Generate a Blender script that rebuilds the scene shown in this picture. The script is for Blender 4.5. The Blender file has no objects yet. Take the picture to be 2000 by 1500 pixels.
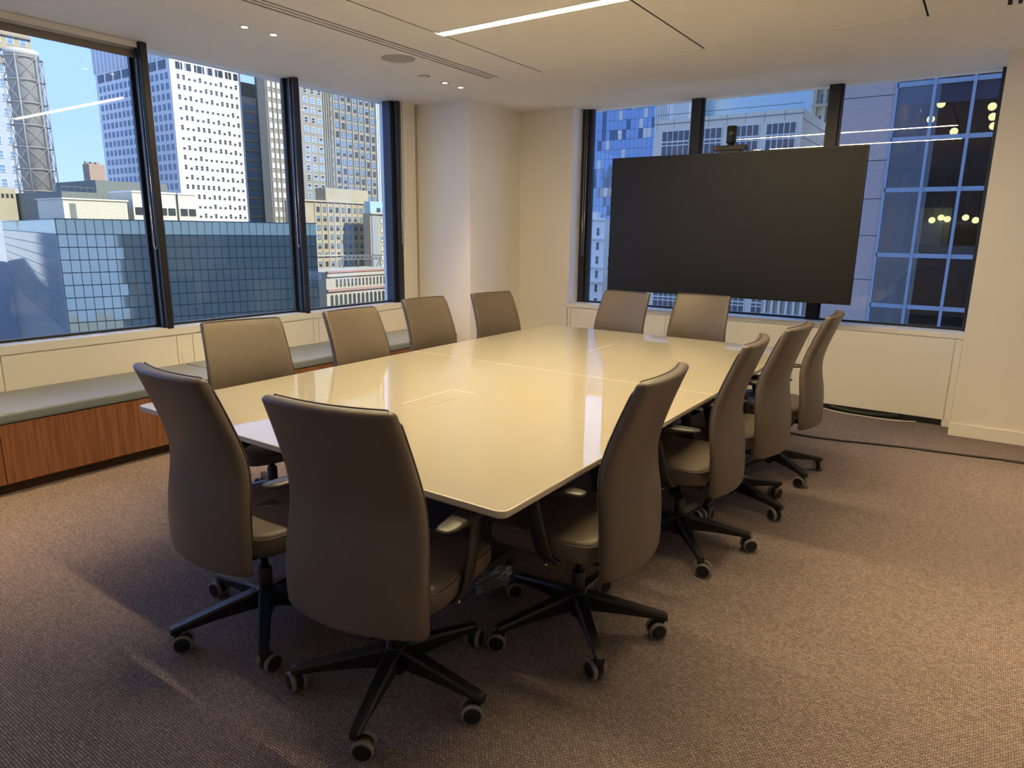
import bpy, bmesh, math, random
from mathutils import Matrix, Vector
random.seed(11)
SC = bpy.context.scene
COL = SC.collection
R = math.radians

# ------------------------------------------------------------------ camera
YAW, PITCH, ROLL = 0.6028, 0.2214, 0.0124
fw = Vector((-math.sin(YAW)*math.cos(PITCH), math.cos(YAW)*math.cos(PITCH), -math.sin(PITCH)))
r0 = Vector((math.cos(YAW), math.sin(YAW), 0)); u0 = r0.cross(fw)
rr = r0*math.cos(ROLL) + u0*math.sin(ROLL); uu = -r0*math.sin(ROLL) + u0*math.cos(ROLL)
cam_data = bpy.data.cameras.new('camera')
cam_data.sensor_width = 36.0
cam_data.lens = 1318.88/2000*36
cam_data.clip_end = 2000
cam = bpy.data.objects.new('camera', cam_data)
COL.objects.link(cam)
m = Matrix((rr, uu, -fw)).transposed().to_4x4()
m.translation = Vector((1.0702, -1.5196, 1.5497))
cam.matrix_world = m
SC.camera = cam

# ------------------------------------------------------------------ sky, sun, exposure
world = bpy.data.worlds.new('world'); SC.world = world
world.use_nodes = True
wn = world.node_tree.nodes; wl = world.node_tree.links
bg = wn['Background']
wtc = wn.new('ShaderNodeTexCoord'); wsep = wn.new('ShaderNodeSeparateXYZ'); wramp = wn.new('ShaderNodeValToRGB')
wl.new(wtc.outputs['Generated'], wsep.inputs[0]); wl.new(wsep.outputs['Z'], wramp.inputs[0]); wl.new(wramp.outputs[0], bg.inputs[0])
SKY = [(0.0, (0.34, 0.48, 0.86)), (0.12, (0.26, 0.41, 0.90)), (0.35, (0.24, 0.40, 0.88)), (0.75, (0.21, 0.38, 0.78)), (1.0, (0.19, 0.35, 0.72))]   # clear sky, sine of elevation
els = wramp.color_ramp.elements
els[0].position, els[0].color = SKY[0][0], (*SKY[0][1], 1)
els[1].position, els[1].color = SKY[-1][0], (*SKY[-1][1], 1)
for p_, c_ in SKY[1:-1]:
    e_ = els.new(p_); e_.color = (*c_, 1)
bg.inputs[1].default_value = 0.68
SUN_AZ, SUN_EL = R(4), R(36)
sd = bpy.data.lights.new('sun', 'SUN')
sd.energy = 2.1; sd.angle = R(0.6); sd.color = (1.0, 0.95, 0.86)
sun = bpy.data.objects.new('sun', sd); COL.objects.link(sun)
tosun = Vector((math.cos(SUN_EL)*math.cos(SUN_AZ), math.cos(SUN_EL)*math.sin(SUN_AZ), math.sin(SUN_EL)))
sun.rotation_euler = tosun.to_track_quat('Z', 'Y').to_euler()
sun.location = (20, 0, 60)
vs = SC.view_settings
vs.view_transform = 'Standard'; vs.look = 'None'; vs.gamma = 1.0
vs.use_curve_mapping = False
vs.exposure = 1.65
LED_POWER = 36.0
DOWN_POWER = 54.0
WARM = (1.0, 0.66, 0.34)

# ------------------------------------------------------------------ helpers
def new_mat(name): 
    mt = bpy.data.materials.new(name); mt.use_nodes = True
    return mt, mt.node_tree.nodes, mt.node_tree.links
def mat(name, col, rough=0.6, metal=0.0, spec=0.5, noise=None, bump=None, emit=None, es=1.0):
    """plain principled material; noise=(scale, amount) varies the colour, bump=(scale, strength) the relief"""
    mt, n, l = new_mat(name)
    b = n['Principled BSDF']
    b.inputs['Base Color'].default_value = (*col, 1)
    b.inputs['Roughness'].default_value = rough
    b.inputs['Metallic'].default_value = metal
    b.inputs['Specular IOR Level'].default_value = spec
    tc = None
    if noise or bump:
        tc = n.new('ShaderNodeTexCoord')
    if noise:
        t = n.new('ShaderNodeTexNoise'); t.inputs['Scale'].default_value = noise[0]; t.inputs['Detail'].default_value = 4
        l.new(tc.outputs['Object'], t.inputs['Vector'])
        mx = n.new('ShaderNodeMix'); mx.data_type = 'RGBA'
        a = noise[1]
        mx.inputs[6].default_value = (*[c*(1-a) for c in col], 1)
        mx.inputs[7].default_value = (*[min(1, c*(1+a)) for c in col], 1)
        l.new(t.outputs['Fac'], mx.inputs[0]); l.new(mx.outputs[2], b.inputs['Base Color'])
    if bump:
        t = n.new('ShaderNodeTexNoise'); t.inputs['Scale'].default_value = bump[0]; t.inputs['Detail'].default_value = 3
        l.new(tc.outputs['Object'], t.inputs['Vector'])
        bp = n.new('ShaderNodeBump'); bp.inputs['Strength'].default_value = bump[1]; bp.inputs['Distance'].default_value = 0.002
        l.new(t.outputs['Fac'], bp.inputs['Height']); l.new(bp.outputs[0], b.inputs['Normal'])
    if emit:
        b.inputs['Emission Color'].default_value = (*emit, 1)
        b.inputs['Emission Strength'].default_value = es
    return mt
def glass_mat(name, tint=(1, 1, 1), refl=1.0, ior=1.5, rough=0.0):
    """thin architectural pane: tinted see-through plus fresnel mirror"""
    mt, n, l = new_mat(name)
    n.remove(n['Principled BSDF'])
    tr = n.new('ShaderNodeBsdfTransparent'); tr.inputs[0].default_value = (*tint, 1)
    gl = n.new('ShaderNodeBsdfGlossy'); gl.inputs['Roughness'].default_value = rough
    gl.inputs[0].default_value = (refl, refl, refl, 1)
    lw = n.new('ShaderNodeLayerWeight'); lw.inputs['Blend'].default_value = 0.5
    pw = n.new('ShaderNodeMath'); pw.operation = 'POWER'; pw.inputs[1].default_value = 5.0
    f0 = ((ior-1)/(ior+1))**2
    fr = n.new('ShaderNodeMath'); fr.operation = 'MULTIPLY_ADD'; fr.inputs[1].default_value = 1-f0; fr.inputs[2].default_value = f0
    mx = n.new('ShaderNodeMixShader')
    l.new(lw.outputs['Facing'], pw.inputs[0]); l.new(pw.outputs[0], fr.inputs[0])
    l.new(fr.outputs[0], mx.inputs[0]); l.new(tr.outputs[0], mx.inputs[1]); l.new(gl.outputs[0], mx.inputs[2])
    l.new(mx.outputs[0], n['Material Output'].inputs[0])
    return mt

def add_box(bm, x0, x1, y0, y1, z0, z1, mi=0):
    vs_ = [bm.verts.new(p) for p in ((x0,y0,z0),(x1,y0,z0),(x1,y1,z0),(x0,y1,z0),(x0,y0,z1),(x1,y0,z1),(x1,y1,z1),(x0,y1,z1))]
    fs = []
    for q in ((0,3,2,1),(4,5,6,7),(0,1,5,4),(1,2,6,5),(2,3,7,6),(3,0,4,7)):
        f = bm.faces.new([vs_[i] for i in q]); f.material_index = mi; fs.append(f)
    return fs
def add_tube(bm, pts, rad, n=8, mi=0, cap=True):
    pts = [Vector(p) for p in pts]
    rings = []
    up = Vector((0.123, 0.2, 0.97)).normalized()
    for i, p in enumerate(pts):
        a = pts[max(0, i-1)]; b = pts[min(len(pts)-1, i+1)]
        t = (b-a).normalized()
        s = t.cross(up)
        if s.length < 1e-3: s = t.cross(Vector((1, 0, 0)))
        s.normalize(); w = s.cross(t)
        rd = rad[i] if isinstance(rad, (list, tuple)) else rad
        rings.append([bm.verts.new(p + rd*(math.cos(2*math.pi*k/n)*s + math.sin(2*math.pi*k/n)*w)) for k in range(n)])
    for i in range(len(rings)-1):
        for k in range(n):
            f = bm.faces.new((rings[i][k], rings[i][(k+1) % n], rings[i+1][(k+1) % n], rings[i+1][k])); f.material_index = mi; f.smooth = True
    if cap:
        for rg in (rings[0][::-1], rings[-1]):
            f = bm.faces.new(rg); f.material_index = mi
def add_lathe(bm, prof, n=24, c=(0, 0, 0), axis='z', mi=0):
    """prof: list of (radius, height)"""
    rings = []
    for rd, h in prof:
        ring = []
        for k in range(n):
            a = 2*math.pi*k/n
            q = {'z': (rd*math.cos(a), rd*math.sin(a), h), 'x': (h, rd*math.cos(a), rd*math.sin(a)), 'y': (rd*math.sin(a), h, rd*math.cos(a))}[axis]
            ring.append(bm.verts.new((c[0]+q[0], c[1]+q[1], c[2]+q[2])))
        rings.append(ring)
    for i in range(len(rings)-1):
        for k in range(n):
            f = bm.faces.new((rings[i][k], rings[i][(k+1) % n], rings[i+1][(k+1) % n], rings[i+1][k])); f.material_index = mi; f.smooth = True
    for rg in (rings[0][::-1], rings[-1]):
        f = bm.faces.new(rg); f.material_index = mi
def bevel(bm, w, seg=2):
    bmesh.ops.bevel(bm, geom=list(bm.edges), offset=w, segments=seg, profile=0.7, affect='EDGES', clamp_overlap=True)
def mesh_of(name, bm, mats, smooth=False):
    bmesh.ops.recalc_face_normals(bm, faces=list(bm.faces))
    me = bpy.data.meshes.new(name); bm.to_mesh(me); bm.free()
    for x in (mats if isinstance(mats, (list, tuple)) else [mats]): me.materials.append(x)
    if smooth: me.polygons.foreach_set('use_smooth', [True]*len(me.polygons))
    return me
def link(name, me, parent=None, loc=(0, 0, 0), rz=0.0, rot=None):
    o = bpy.data.objects.new(name, me); COL.objects.link(o)
    o.location = loc
    o.rotation_euler = rot if rot else (0, 0, rz)
    if parent: o.parent = parent
    return o
def obj(name, bm, mats, parent=None, loc=(0, 0, 0), rz=0.0, smooth=False):
    return link(name, mesh_of(name, bm, mats, smooth), parent, loc, rz)
def boxobj(name, b, mats, parent=None, bev=0.0, seg=2):
    bm = bmesh.new(); add_box(bm, *b)
    if bev: bevel(bm, bev, seg)
    return obj(name, bm, mats, parent)
def tag(o, label=None, cat=None, group=None, kind=None):
    if label: o['label'] = label
    if cat: o['category'] = cat
    if group: o['group'] = group
    if kind: o['kind'] = kind
    return o
def thing(name, label, cat, loc=(0, 0, 0), rz=0.0, group=None, kind=None):
    return tag(link(name, None, None, loc, rz), label, cat, group, kind)
def struct(name, label=None, cat='wall'):
    o = link(name, None); tag(o, label, cat, None, 'structure'); return o
def copy_tree(o, parent=None):
    c = o.copy(); COL.objects.link(c); c.parent = parent
    for ch in list(o.children): copy_tree(ch, c)
    return c

# ------------------------------------------------------------------ materials
M = {}
M['wall'] = mat('painted_wall', (0.84, 0.81, 0.75), 0.55, bump=(60, 0.05))
M['white'] = mat('white_enamel', (0.84, 0.82, 0.77), 0.4)
M['ceiling'] = mat('ceiling_paint', (0.94, 0.92, 0.88), 0.7)
M['black'] = mat('black_void', (0.01, 0.009, 0.008), 0.8)
M['frame'] = mat('dark_window_frame', (0.018, 0.019, 0.022), 0.35)
M['plastic'] = mat('black_plastic', (0.013, 0.013, 0.014), 0.38)
M['arm'] = mat('dark_arm_plastic', (0.028, 0.027, 0.026), 0.42)
M['pad'] = mat('grey_arm_pad', (0.04, 0.038, 0.036), 0.36)
M['tread'] = mat('grey_rubber_tread', (0.22, 0.21, 0.19), 0.6)
M['leather'] = mat('taupe_leather', (0.138, 0.112, 0.092), 0.42, spec=0.45, noise=(9, 0.06), bump=(420, 0.12))
M['seam'] = mat('dark_seam', (0.11, 0.088, 0.072), 0.5)
M['chrome'] = mat('chrome', (0.7, 0.7, 0.68), 0.2, 1.0)
M['cushion'] = mat('slate_fabric', (0.15, 0.18, 0.21), 0.42, noise=(40, 0.1), bump=(900, 0.25))
M['cushion'].node_tree.nodes['Principled BSDF'].inputs['Sheen Weight'].default_value = 0.35
M['toptable'] = mat('white_back_painted_glass', (0.48, 0.44, 0.355), 0.02, spec=1.0)
M['tableedge'] = mat('white_edge', (0.58, 0.53, 0.44), 0.25)
M['screen'] = mat('matte_screen', (0.014, 0.014, 0.015), 0.42, spec=0.38)
M['bezel'] = mat('tv_bezel', (0.012, 0.012, 0.012), 0.35)
M['cable'] = mat('black_cable', (0.012, 0.011, 0.011), 0.5)
M['whitecable'] = mat('white_cable', (0.7, 0.66, 0.58), 0.4)
M['grille'] = mat('speaker_grille', (0.52, 0.50, 0.47), 0.8, bump=(900, 0.4))
M['glass'] = glass_mat('window_glass', (0.96, 0.98, 0.985), 1.0, 1.42)
M['led'] = mat('led_diffuser', (0.9, 0.9, 0.9), 0.5, emit=(1.0, 0.77, 0.41), es=LED_POWER)
M['downlight'] = mat('downlight_lens', (0.9, 0.9, 0.9), 0.5, emit=(1.0, 0.85, 0.6), es=5)
M['shade'] = mat('roller_shade_fabric', (0.55, 0.56, 0.56), 0.8)

def wood_mat():
    mt, n, l = new_mat('walnut_veneer')
    b = n['Principled BSDF']; b.inputs['Roughness'].default_value = 0.38
    tc = n.new('ShaderNodeTexCoord'); mp = n.new('ShaderNodeMapping')
    mp.inputs['Scale'].default_value = (30, 30, 1.2)
    nz = n.new('ShaderNodeTexNoise'); nz.inputs['Scale'].default_value = 2.2; nz.inputs['Detail'].default_value = 6
    cr = n.new('ShaderNodeValToRGB')
    cr.color_ramp.elements[0].position = 0.3; cr.color_ramp.elements[0].color = (0.16, 0.060, 0.026, 1)
    cr.color_ramp.elements[1].position = 0.72; cr.color_ramp.elements[1].color = (0.31, 0.135, 0.062, 1)
    l.new(tc.outputs['Object'], mp.inputs['Vector']); l.new(mp.outputs[0], nz.inputs['Vector'])
    l.new(nz.outputs['Fac'], cr.inputs[0]); l.new(cr.outputs[0], b.inputs['Base Color'])
    return mt
M['wood'] = wood_mat()
M['toekick'] = mat('dark_toe_kick', (0.05, 0.022, 0.013), 0.5)

def carpet_mat():
    mt, n, l = new_mat('ribbed_carpet')
    b = n['Principled BSDF']; b.inputs['Roughness'].default_value = 0.95; b.inputs['Specular IOR Level'].default_value = 0.1
    tc = n.new('ShaderNodeTexCoord')
    br = n.new('ShaderNodeTexBrick')
    br.inputs['Scale'].default_value = 1.0
    br.inputs['Brick Width'].default_value = 0.014; br.inputs['Row Height'].default_value = 0.0085
    br.inputs['Mortar Size'].default_value = 0.0013; br.inputs['Mortar Smooth'].default_value = 0.8
    br.inputs['Color1'].default_value = (0.36, 0.305, 0.285, 1); br.inputs['Color2'].default_value = (0.24, 0.203, 0.192, 1)
    br.inputs['Mortar'].default_value = (0.055, 0.046, 0.05, 1)
    l.new(tc.outputs['Object'], br.inputs['Vector'])
    nz = n.new('ShaderNodeTexNoise'); nz.inputs['Scale'].default_value = 160; nz.inputs['Detail'].default_value = 3
    l.new(tc.outputs['Object'], nz.inputs['Vector'])
    cr = n.new('ShaderNodeValToRGB'); cr.color_ramp.elements[0].position = 0.3; cr.color_ramp.elements[0].color = (0.55, 0.55, 0.6, 1)
    cr.color_ramp.elements[1].position = 0.7; cr.color_ramp.elements[1].color = (1.35, 1.3, 1.25, 1)
    l.new(nz.outputs['Fac'], cr.inputs[0])
    mx = n.new('ShaderNodeMix'); mx.data_type = 'RGBA'; mx.blend_type = 'MULTIPLY'; mx.inputs[0].default_value = 1
    l.new(br.outputs['Color'], mx.inputs[6]); l.new(cr.outputs[0], mx.inputs[7])
    l.new(mx.outputs[2], b.inputs['Base Color'])
    bp = n.new('ShaderNodeBump'); bp.inputs['Strength'].default_value = 0.7; bp.inputs['Distance'].default_value = 0.003
    l.new(br.outputs['Fac'], bp.inputs['Height']); bp.invert = True
    l.new(bp.outputs[0], b.inputs['Normal'])
    return mt
M['carpet'] = carpet_mat()

# ------------------------------------------------------------------ room shell
XW, YB = -4.10, 5.066           # window wall plane, back wall plane
XG, YG = -4.25, 5.33            # glass planes
ZC = 2.842                      # ceiling
X1, Y0 = 2.9, -3.9              # wall behind the right edge, wall behind the camera
SILL = 0.787
o = boxobj('floor', (-4.4, 3.1, -4.1, 5.4, -0.2, 0.0), M['carpet'])
tag(o, 'brown grey ribbed carpet floor', 'floor', kind='structure')

def rect_slab(name, x0, x1, y0, y1, z0, z1, holes, mats, parent=None):
    xs = sorted({x0, x1, *[v for h in holes for v in h[:2] if x0 <= v <= x1]})
    ys = sorted({y0, y1, *[v for h in holes for v in h[2:] if y0 <= v <= y1]})
    bm = bmesh.new()
    for i in range(len(xs)-1):
        for j in range(len(ys)-1):
            cx, cy = (xs[i]+xs[i+1])/2, (ys[j]+ys[j+1])/2
            if any(h[0] < cx < h[1] and h[2] < cy < h[3] for h in holes): continue
            add_box(bm, xs[i], xs[i+1], ys[j], ys[j+1], z0, z1)
    bmesh.ops.remove_doubles(bm, verts=bm.verts, dist=1e-5)
    seen = {}
    for f in list(bm.faces):
        k = tuple(round(c, 4) for c in f.calc_center_median())
        seen.setdefault(k, []).append(f)
    bmesh.ops.delete(bm, geom=[f for v in seen.values() if len(v) > 1 for f in v], context='FACES')
    return obj(name, bm, mats, parent)

PX = (-2.165, -0.79, 0.585); PY = 3.56          # ceiling panel joints
D1 = (-2.70, -2.56, -3.6, 3.53); D2 = (0.962, 1.102, -3.6, 3.56)   # slot diffusers
ceil = rect_slab('ceiling', -4.4, 3.1, -4.1, 5.45, ZC, ZC+0.12, [(PX[0]-.006, PX[2]+.006, -3.7, PY), D1, D2], M['ceiling'])
tag(ceil, 'off-white plaster ceiling around the panelled field', 'ceiling', kind='structure')
for i in range(2):
    boxobj('ceiling_panel', (PX[i]+.007, PX[i+1]-.007, -3.698, PY-.002, ZC+.001, ZC+0.05), M['ceiling'], ceil)
for x_ in PX: boxobj('reveal_strip', (x_-.0065, x_+.0065, -3.69, PY-.001, ZC+0.004, ZC+0.06), M['black'], ceil)

def diffuser(name, d, label):
    t = thing(name, label, 'air vent')
    x0, x1, y0, y1 = d
    boxobj('vent_backing', (x0+.001, x1-.001, y0+.001, y1-.001, ZC+.004, ZC+.085), M['black'], t)
    w = (x1-x0)
    for k in range(2):
        c = x0 + w*(k+1)/3
        boxobj('vent_bar', (c-.013, c+.013, y0+.001, y1-.001, ZC-.0005, ZC+.0039), M['ceiling'], t)
    boxobj('vent_flange', (x0, x0+.011, y0, y1-.001, ZC-.001, ZC+.0039), M['ceiling'], t)
    boxobj('vent_flange', (x1-.011, x1, y0, y1-.001, ZC-.001, ZC+.0039), M['ceiling'], t)
diffuser('slot_diffuser', D1, 'long three-slot black air vent in ceiling near the side windows')
diffuser('slot_diffuser', D2, 'slot air vent cut off at the top right corner of the photo')

# window wall (left, plane x = XW)
wl_ = struct('wall_left', 'cream painted wall under and beside the side windows', 'wall')
boxobj('wall_below_window', (-4.4, XW-.012, -4.1, 4.139, 0, SILL-.003), M['wall'], wl_)
boxobj('wall_beside_window', (-4.4, XW, 3.907, 4.139, SILL-.003, ZC), M['wall'], wl_)
boxobj('corner_trim', (XW, XW+.012, 4.118, 4.1385, SILL, ZC), mat('brass_trim', (0.45, 0.38, 0.30), 0.5), wl_)
# flush radiator covers: panels and narrow strips, each with a joint round it
ys = [-3.9, -2.60, -2.47, -1.29, -1.16, 0.01, 0.14, 1.318, 1.45, 2.655, 2.72, 4.137]
for a, b in zip(ys[:-1], ys[1:]):
    boxobj('radiator_cover', (XW-.012, XW, a+.003, b-.003, 0.02, 0.7275-.008), M['wall'], wl_, 0.002, 1)
boxobj('outlet_cover', (XW, XW+.006, 1.345, 1.425, 0.49, 0.585), M['white'], wl_, 0.002, 1)
t1 = struct('trim_1', 'cream window sill with air grille under side windows', 'window sill')
boxobj('sill_fascia', (XW-.02, XW+.004, -3.9, 4.137, 0.7275, SILL), M['white'], t1, 0.002, 1)
boxobj('sill_board', (XG-.05, XW-.02, -3.9, 4.137, SILL-.03, SILL-.008), M['white'], t1)
gm_bm = bmesh.new(); add_box(gm_bm, -.053, .053, -.062, .062, -.004, .004); GR = mesh_of('grille_slat', gm_bm, M['white'])
yv = -0.3
while yv < 3.85:
    link('grille_slat', GR, t1, (XW-.08, yv, SILL-.004)); yv += 0.133

# column in the corner, back wall
wc = struct('wall_corner', 'cream square column in the corner of the room', 'column')
boxobj('column_face', (-4.4, -3.378, 4.139, 5.45, 0, ZC), M['wall'], wc)
wb = struct('wall_back', 'cream wall around the window behind the screen', 'wall')
boxobj('wall_beside_window', (-3.378, -2.718, YB, 5.45, 0, ZC), M['wall'], wb)
boxobj('wall_below_window', (-2.718, 1.005, YB+.012, 5.45, 0.0, SILL-.006), M['wall'], wb)
boxobj('pier', (1.005, 3.1, 4.78, 5.45, 0, ZC), M['wall'], wb)
xs = [-2.73, -2.68, -1.56, -1.43, -0.17, 0.95, 1.004]
for a, b in zip(xs[:-1], xs[1:]):
    boxobj('radiator_cover', (a+.003, b-.003, YB, YB+.012, 0.05 if b < .96 else 0.062, 0.7403-.006), M['wall'], wb, 0.002, 1)
boxobj('recess_shade_strip', (-2.72, 0.935, YB-.003, YB+.011, 0, 0.05), M['black'], wb)  # flush black strip stands in for the shade under the panels
t2 = struct('trim_2', 'cream window sill with air grille under the back window', 'window sill')
boxobj('sill_fascia', (-2.73, 1.004, YB-.006, YB+.02, 0.7403, SILL-.004), M['white'], t2, 0.002, 1)
boxobj('sill_board', (-2.717, 1.004, YB+.02, YG+.05, SILL-.035, SILL-.012), M['white'], t2)
gm_bm = bmesh.new(); add_box(gm_bm, -.062, .062, -.085, .085, -.004, .004); GR2 = mesh_of('grille_slat', gm_bm, M['white'])
xv = -2.62
while xv < 0.95:
    link('grille_slat', GR2, t2, (xv, YB+.115, SILL-.008)); xv += 0.133
bb = boxobj('baseboard_back', (1.0, 2.9, 4.765, 4.78, 0, 0.105), M['white'], None, 0.003, 1)
tag(bb, 'cream baseboard along the wall right of the window', 'baseboard', kind='structure')
boxobj('return_block', (0.945, 1.004, YB-.03, YB+.004, 0, 0.06), M['white'], bb)
wr = boxobj('wall_right', (X1, 3.1, -4.1, 4.78, 0, ZC), M['wall']); tag(wr, 'cream wall out of the picture on the right', 'wall', kind='structure')
wf = boxobj('wall_front', (-4.4, 3.1, -4.1, Y0, 0, ZC), M['wall']); tag(wf, 'cream wall behind the camera', 'wall', kind='structure')

# windows
def mullion_left(par, y0, y1, wide=False):
    boxobj('mullion', (XG-.03, XW+.006, y0, y1, SILL-.008, ZC+.02), M['frame'], par, 0.004, 1)
    boxobj('glazing_stop', (XG+.005, XG+.035, y0-.022, y0, SILL-.008, ZC+.02), M['frame'], par, 0.002, 1)
    boxobj('shade_channel', (XW-.055, XW-.035, y0-.012, y0, SILL-.008, ZC+.02), mat_alu, par)
mat_alu = mat('dark_blue_anodised', (0.03, 0.04, 0.06), 0.35, 0.3)
w1 = struct('window_1', 'row of tall black framed windows along the side wall', 'window')
edges = [-2.60, -1.30, 0.0, 1.306, 2.63]
for e in edges: mullion_left(w1, e-.052, e)
boxobj('end_frame', (XG-.03, XW+.004, 3.845, 3.906, SILL-.008, ZC+.02), M['frame'], w1, 0.004, 1)
boxobj('end_channel', (XG-.01, XW-.05, 3.80, 3.845, SILL-.008, ZC+.02), mat_alu, w1, 0.003, 1)
lo = [-3.9] + edges
hi = [e-.052 for e in edges] + [3.845]
for a, b in zip(lo, hi):
    boxobj('bottom_rail', (XG-.02, XG+.02, a, b, SILL-.008, SILL+.018), M['frame'], w1)
    boxobj('pane', (XG-.004, XG+.004, a+.001, b-.001, SILL+.018, ZC+.1), M['glass'], w1)
w2 = struct('window_2', 'wide black framed window behind the screen', 'window')
def mullion_back(par, x0, x1):
    boxobj('mullion', (x0, x1, 5.27, YG+.03, SILL-.012, ZC+.02), M['frame'], par, 0.004, 1)
    boxobj('glazing_stop', (x1, x1+.02, YG-.035, YG-.005, SILL-.012, ZC+.02), mat_alu, par, 0.002, 1)
boxobj('end_frame', (-2.718, -2.645, 5.27, YG+.03, SILL-.012, ZC+.02), M['frame'], w2, 0.004, 1)
boxobj('end_channel', (-2.645, -2.60, YG-.035, YG+.02, SILL-.012, ZC+.02), mat_alu, w2, 0.003, 1)
boxobj('end_channel', (0.975, 1.004, YG-.06, YG+.02, SILL-.012, ZC+.02), mat_alu, w2, 0.003, 1)
mullion_back(w2, -1.51, -1.405); mullion_back(w2, -0.265, -0.165)
for a, b in ((-2.60, -1.51), (-1.405, -0.265), (-0.165, 0.975)):
    boxobj('bottom_rail', (a, b, YG-.02, YG+.02, SILL-.012, SILL+.012), M['frame'], w2)
    boxobj('pane', (a+.001, b-.001, YG-.004, YG+.004, SILL+.012, ZC+.1), M['glass'], w2)

# roller shade just peeking out over the first bay, and the bead chains
sh = thing('roller_shade', 'rolled-up shade with pale hem bar above the leftmost window', 'blind')
bm = bmesh.new(); add_tube(bm, [(-4.165, 0.01, 2.815), (-4.165, 1.245, 2.815)], 0.026, 12); obj('shade_roll', bm, M['shade'], sh)
boxobj('hem_bar', (-4.20, -4.185, 0.01, 1.245, 2.745, 2.80), mat('brown_shade_hem', (0.25, 0.22, 0.2), 0.7), sh)
boxobj('valance', (-4.125, -4.115, 0.01, 1.25, 2.80, 2.84), M['white'], sh)
def chain(p, zb, label, dirv):
    t = thing('shade_chain', label, 'blind chain', (p[0], p[1], zb), group='bead chains of the roller shades')
    bm = bmesh.new()
    dx, dy = dirv
    pts = [(-dx, -dy, ZC-zb-.002), (-dx, -dy, 0.03), (-dx*.6, -dy*.6, 0.008), (0, 0, 0), (dx*.6, dy*.6, 0.008), (dx, dy, 0.03), (dx, dy, ZC-zb-.002)]
    add_tube(bm, pts, 0.0028, 6)
    obj('chain_loop', bm, M['chrome'], t)
chain((-4.12, 1.236, 0), 1.39, 'thin bead chain hanging beside the mullion of the leftmost window', (0.012, 0.006))
chain((-4.12, 2.56, 0), 1.39, 'thin bead chain hanging beside the second window mullion', (0.012, 0.006))
chain((-4.07, 3.88, 0), 1.39, 'thin bead chain hanging at the window end by the corner column', (0.006, 0.012))
chain((-2.66, 5.255, 0), 1.30, 'thin bead chain at the left end of the back window', (0.010, 0.004))

# ------------------------------------------------------------------ ceiling fittings
def led(x0, x1, y, label):
    t = thing('linear_light', label, 'ceiling light', group='recessed linear lights')
    boxobj('diffuser', (x0+.01, x1-.008, y-.036, y+.036, ZC-.002, ZC+.01), M['led'], t)
    boxobj('edge_trim', (x0+.009, x1-.007, y-.041, y-.036, ZC-.003, ZC+.01), M['white'], t)
    boxobj('edge_trim', (x0+.009, x1-.007, y+.036, y+.041, ZC-.003, ZC+.01), M['white'], t)
led(PX[0], PX[1], 2.27, 'bright warm linear light recessed in the ceiling over the table')
led(PX[1], PX[2], 2.27, 'warm linear light above the top edge of the picture, over the right of the table')
for yy in (0.95,):
    for i in (0, 1):
        led(PX[i], PX[i+1], yy, ('left', 'right')[i]+' half of the second row of linear lights, above the near end of the table')
def downlight(x, y, label):
    t = thing('downlight', label, 'ceiling light', (x, y, ZC), group='small recessed downlights')
    bm = bmesh.new(); add_lathe(bm, [(0.040, 0.002), (0.040, -0.002), (0.030, -0.003), (0.019, -0.001), (0.019, 0.002)], 24); obj('trim_ring', bm, M['white'], t)
    bm = bmesh.new(); add_lathe(bm, [(0.0185, 0.001), (0.0185, -0.002)], 20); obj('lens', bm, M['downlight'], t)
    ld = bpy.data.lights.new('downlight_beam', 'SPOT'); ld.energy = DOWN_POWER; ld.color = WARM
    ld.spot_size = R(62); ld.spot_blend = 1.0; ld.shadow_soft_size = 0.2
    lo_ = bpy.data.objects.new('beam', ld); COL.objects.link(lo_); lo_.parent = t; lo_.location = (0, 0, -0.02)
downlight(-3.145, 1.453, 'first of two downlights above the side windows, nearer the camera')
downlight(-3.136, 1.67, 'second of two downlights, between the air vent and the second window')
downlight(-3.123, 3.457, 'small downlight by the corner, the one beside the round sensor')
downlight(-3.126, 3.686, 'small downlight closest to the corner column')
for x, y in ((-3.14, -0.55), (-3.14, -0.33), (1.55, 1.45), (1.55, 1.67), (1.55, 3.46), (1.55, 3.69), (1.55, -0.55), (1.55, -0.33)):
    downlight(x, y, 'downlight outside the picture, '+('window side' if x < 0 else 'right side')+', '+{-0.55: 'nearest the camera', -0.33: 'second from the camera', 1.45: 'third from the camera', 1.67: 'fourth from the camera', 3.46: 'second from the back wall', 3.69: 'nearest the back wall'}[y])
t = thing('ceiling_speaker', 'flat round grey speaker grille in ceiling beside the air vent', 'speaker', (-2.86, 2.59, ZC))
bm = bmesh.new(); add_lathe(bm, [(0.128, 0.0), (0.128, -0.004), (0.12, -0.005)], 48); obj('grille', bm, M['grille'], t)
bm = bmesh.new(); add_lathe(bm, [(0.135, 0.001), (0.135, -0.003), (0.1285, -0.003), (0.1285, 0.001)], 48); obj('rim', bm, M['ceiling'], t)
t = thing('ceiling_sensor', 'small white round sensor disc in ceiling above the corner column', 'sensor', (-3.105, 3.159, ZC))
bm = bmesh.new(); add_lathe(bm, [(0.045, 0.0), (0.043, -0.008), (0.03, -0.010)], 32); obj('sensor_cap', bm, M['white'], t)
bm = bmesh.new(); add_lathe(bm, [(0.05, 0.001), (0.05, -0.003), (0.0455, -0.003)], 32); obj('sensor_rim', bm, M['pad'], t)

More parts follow.
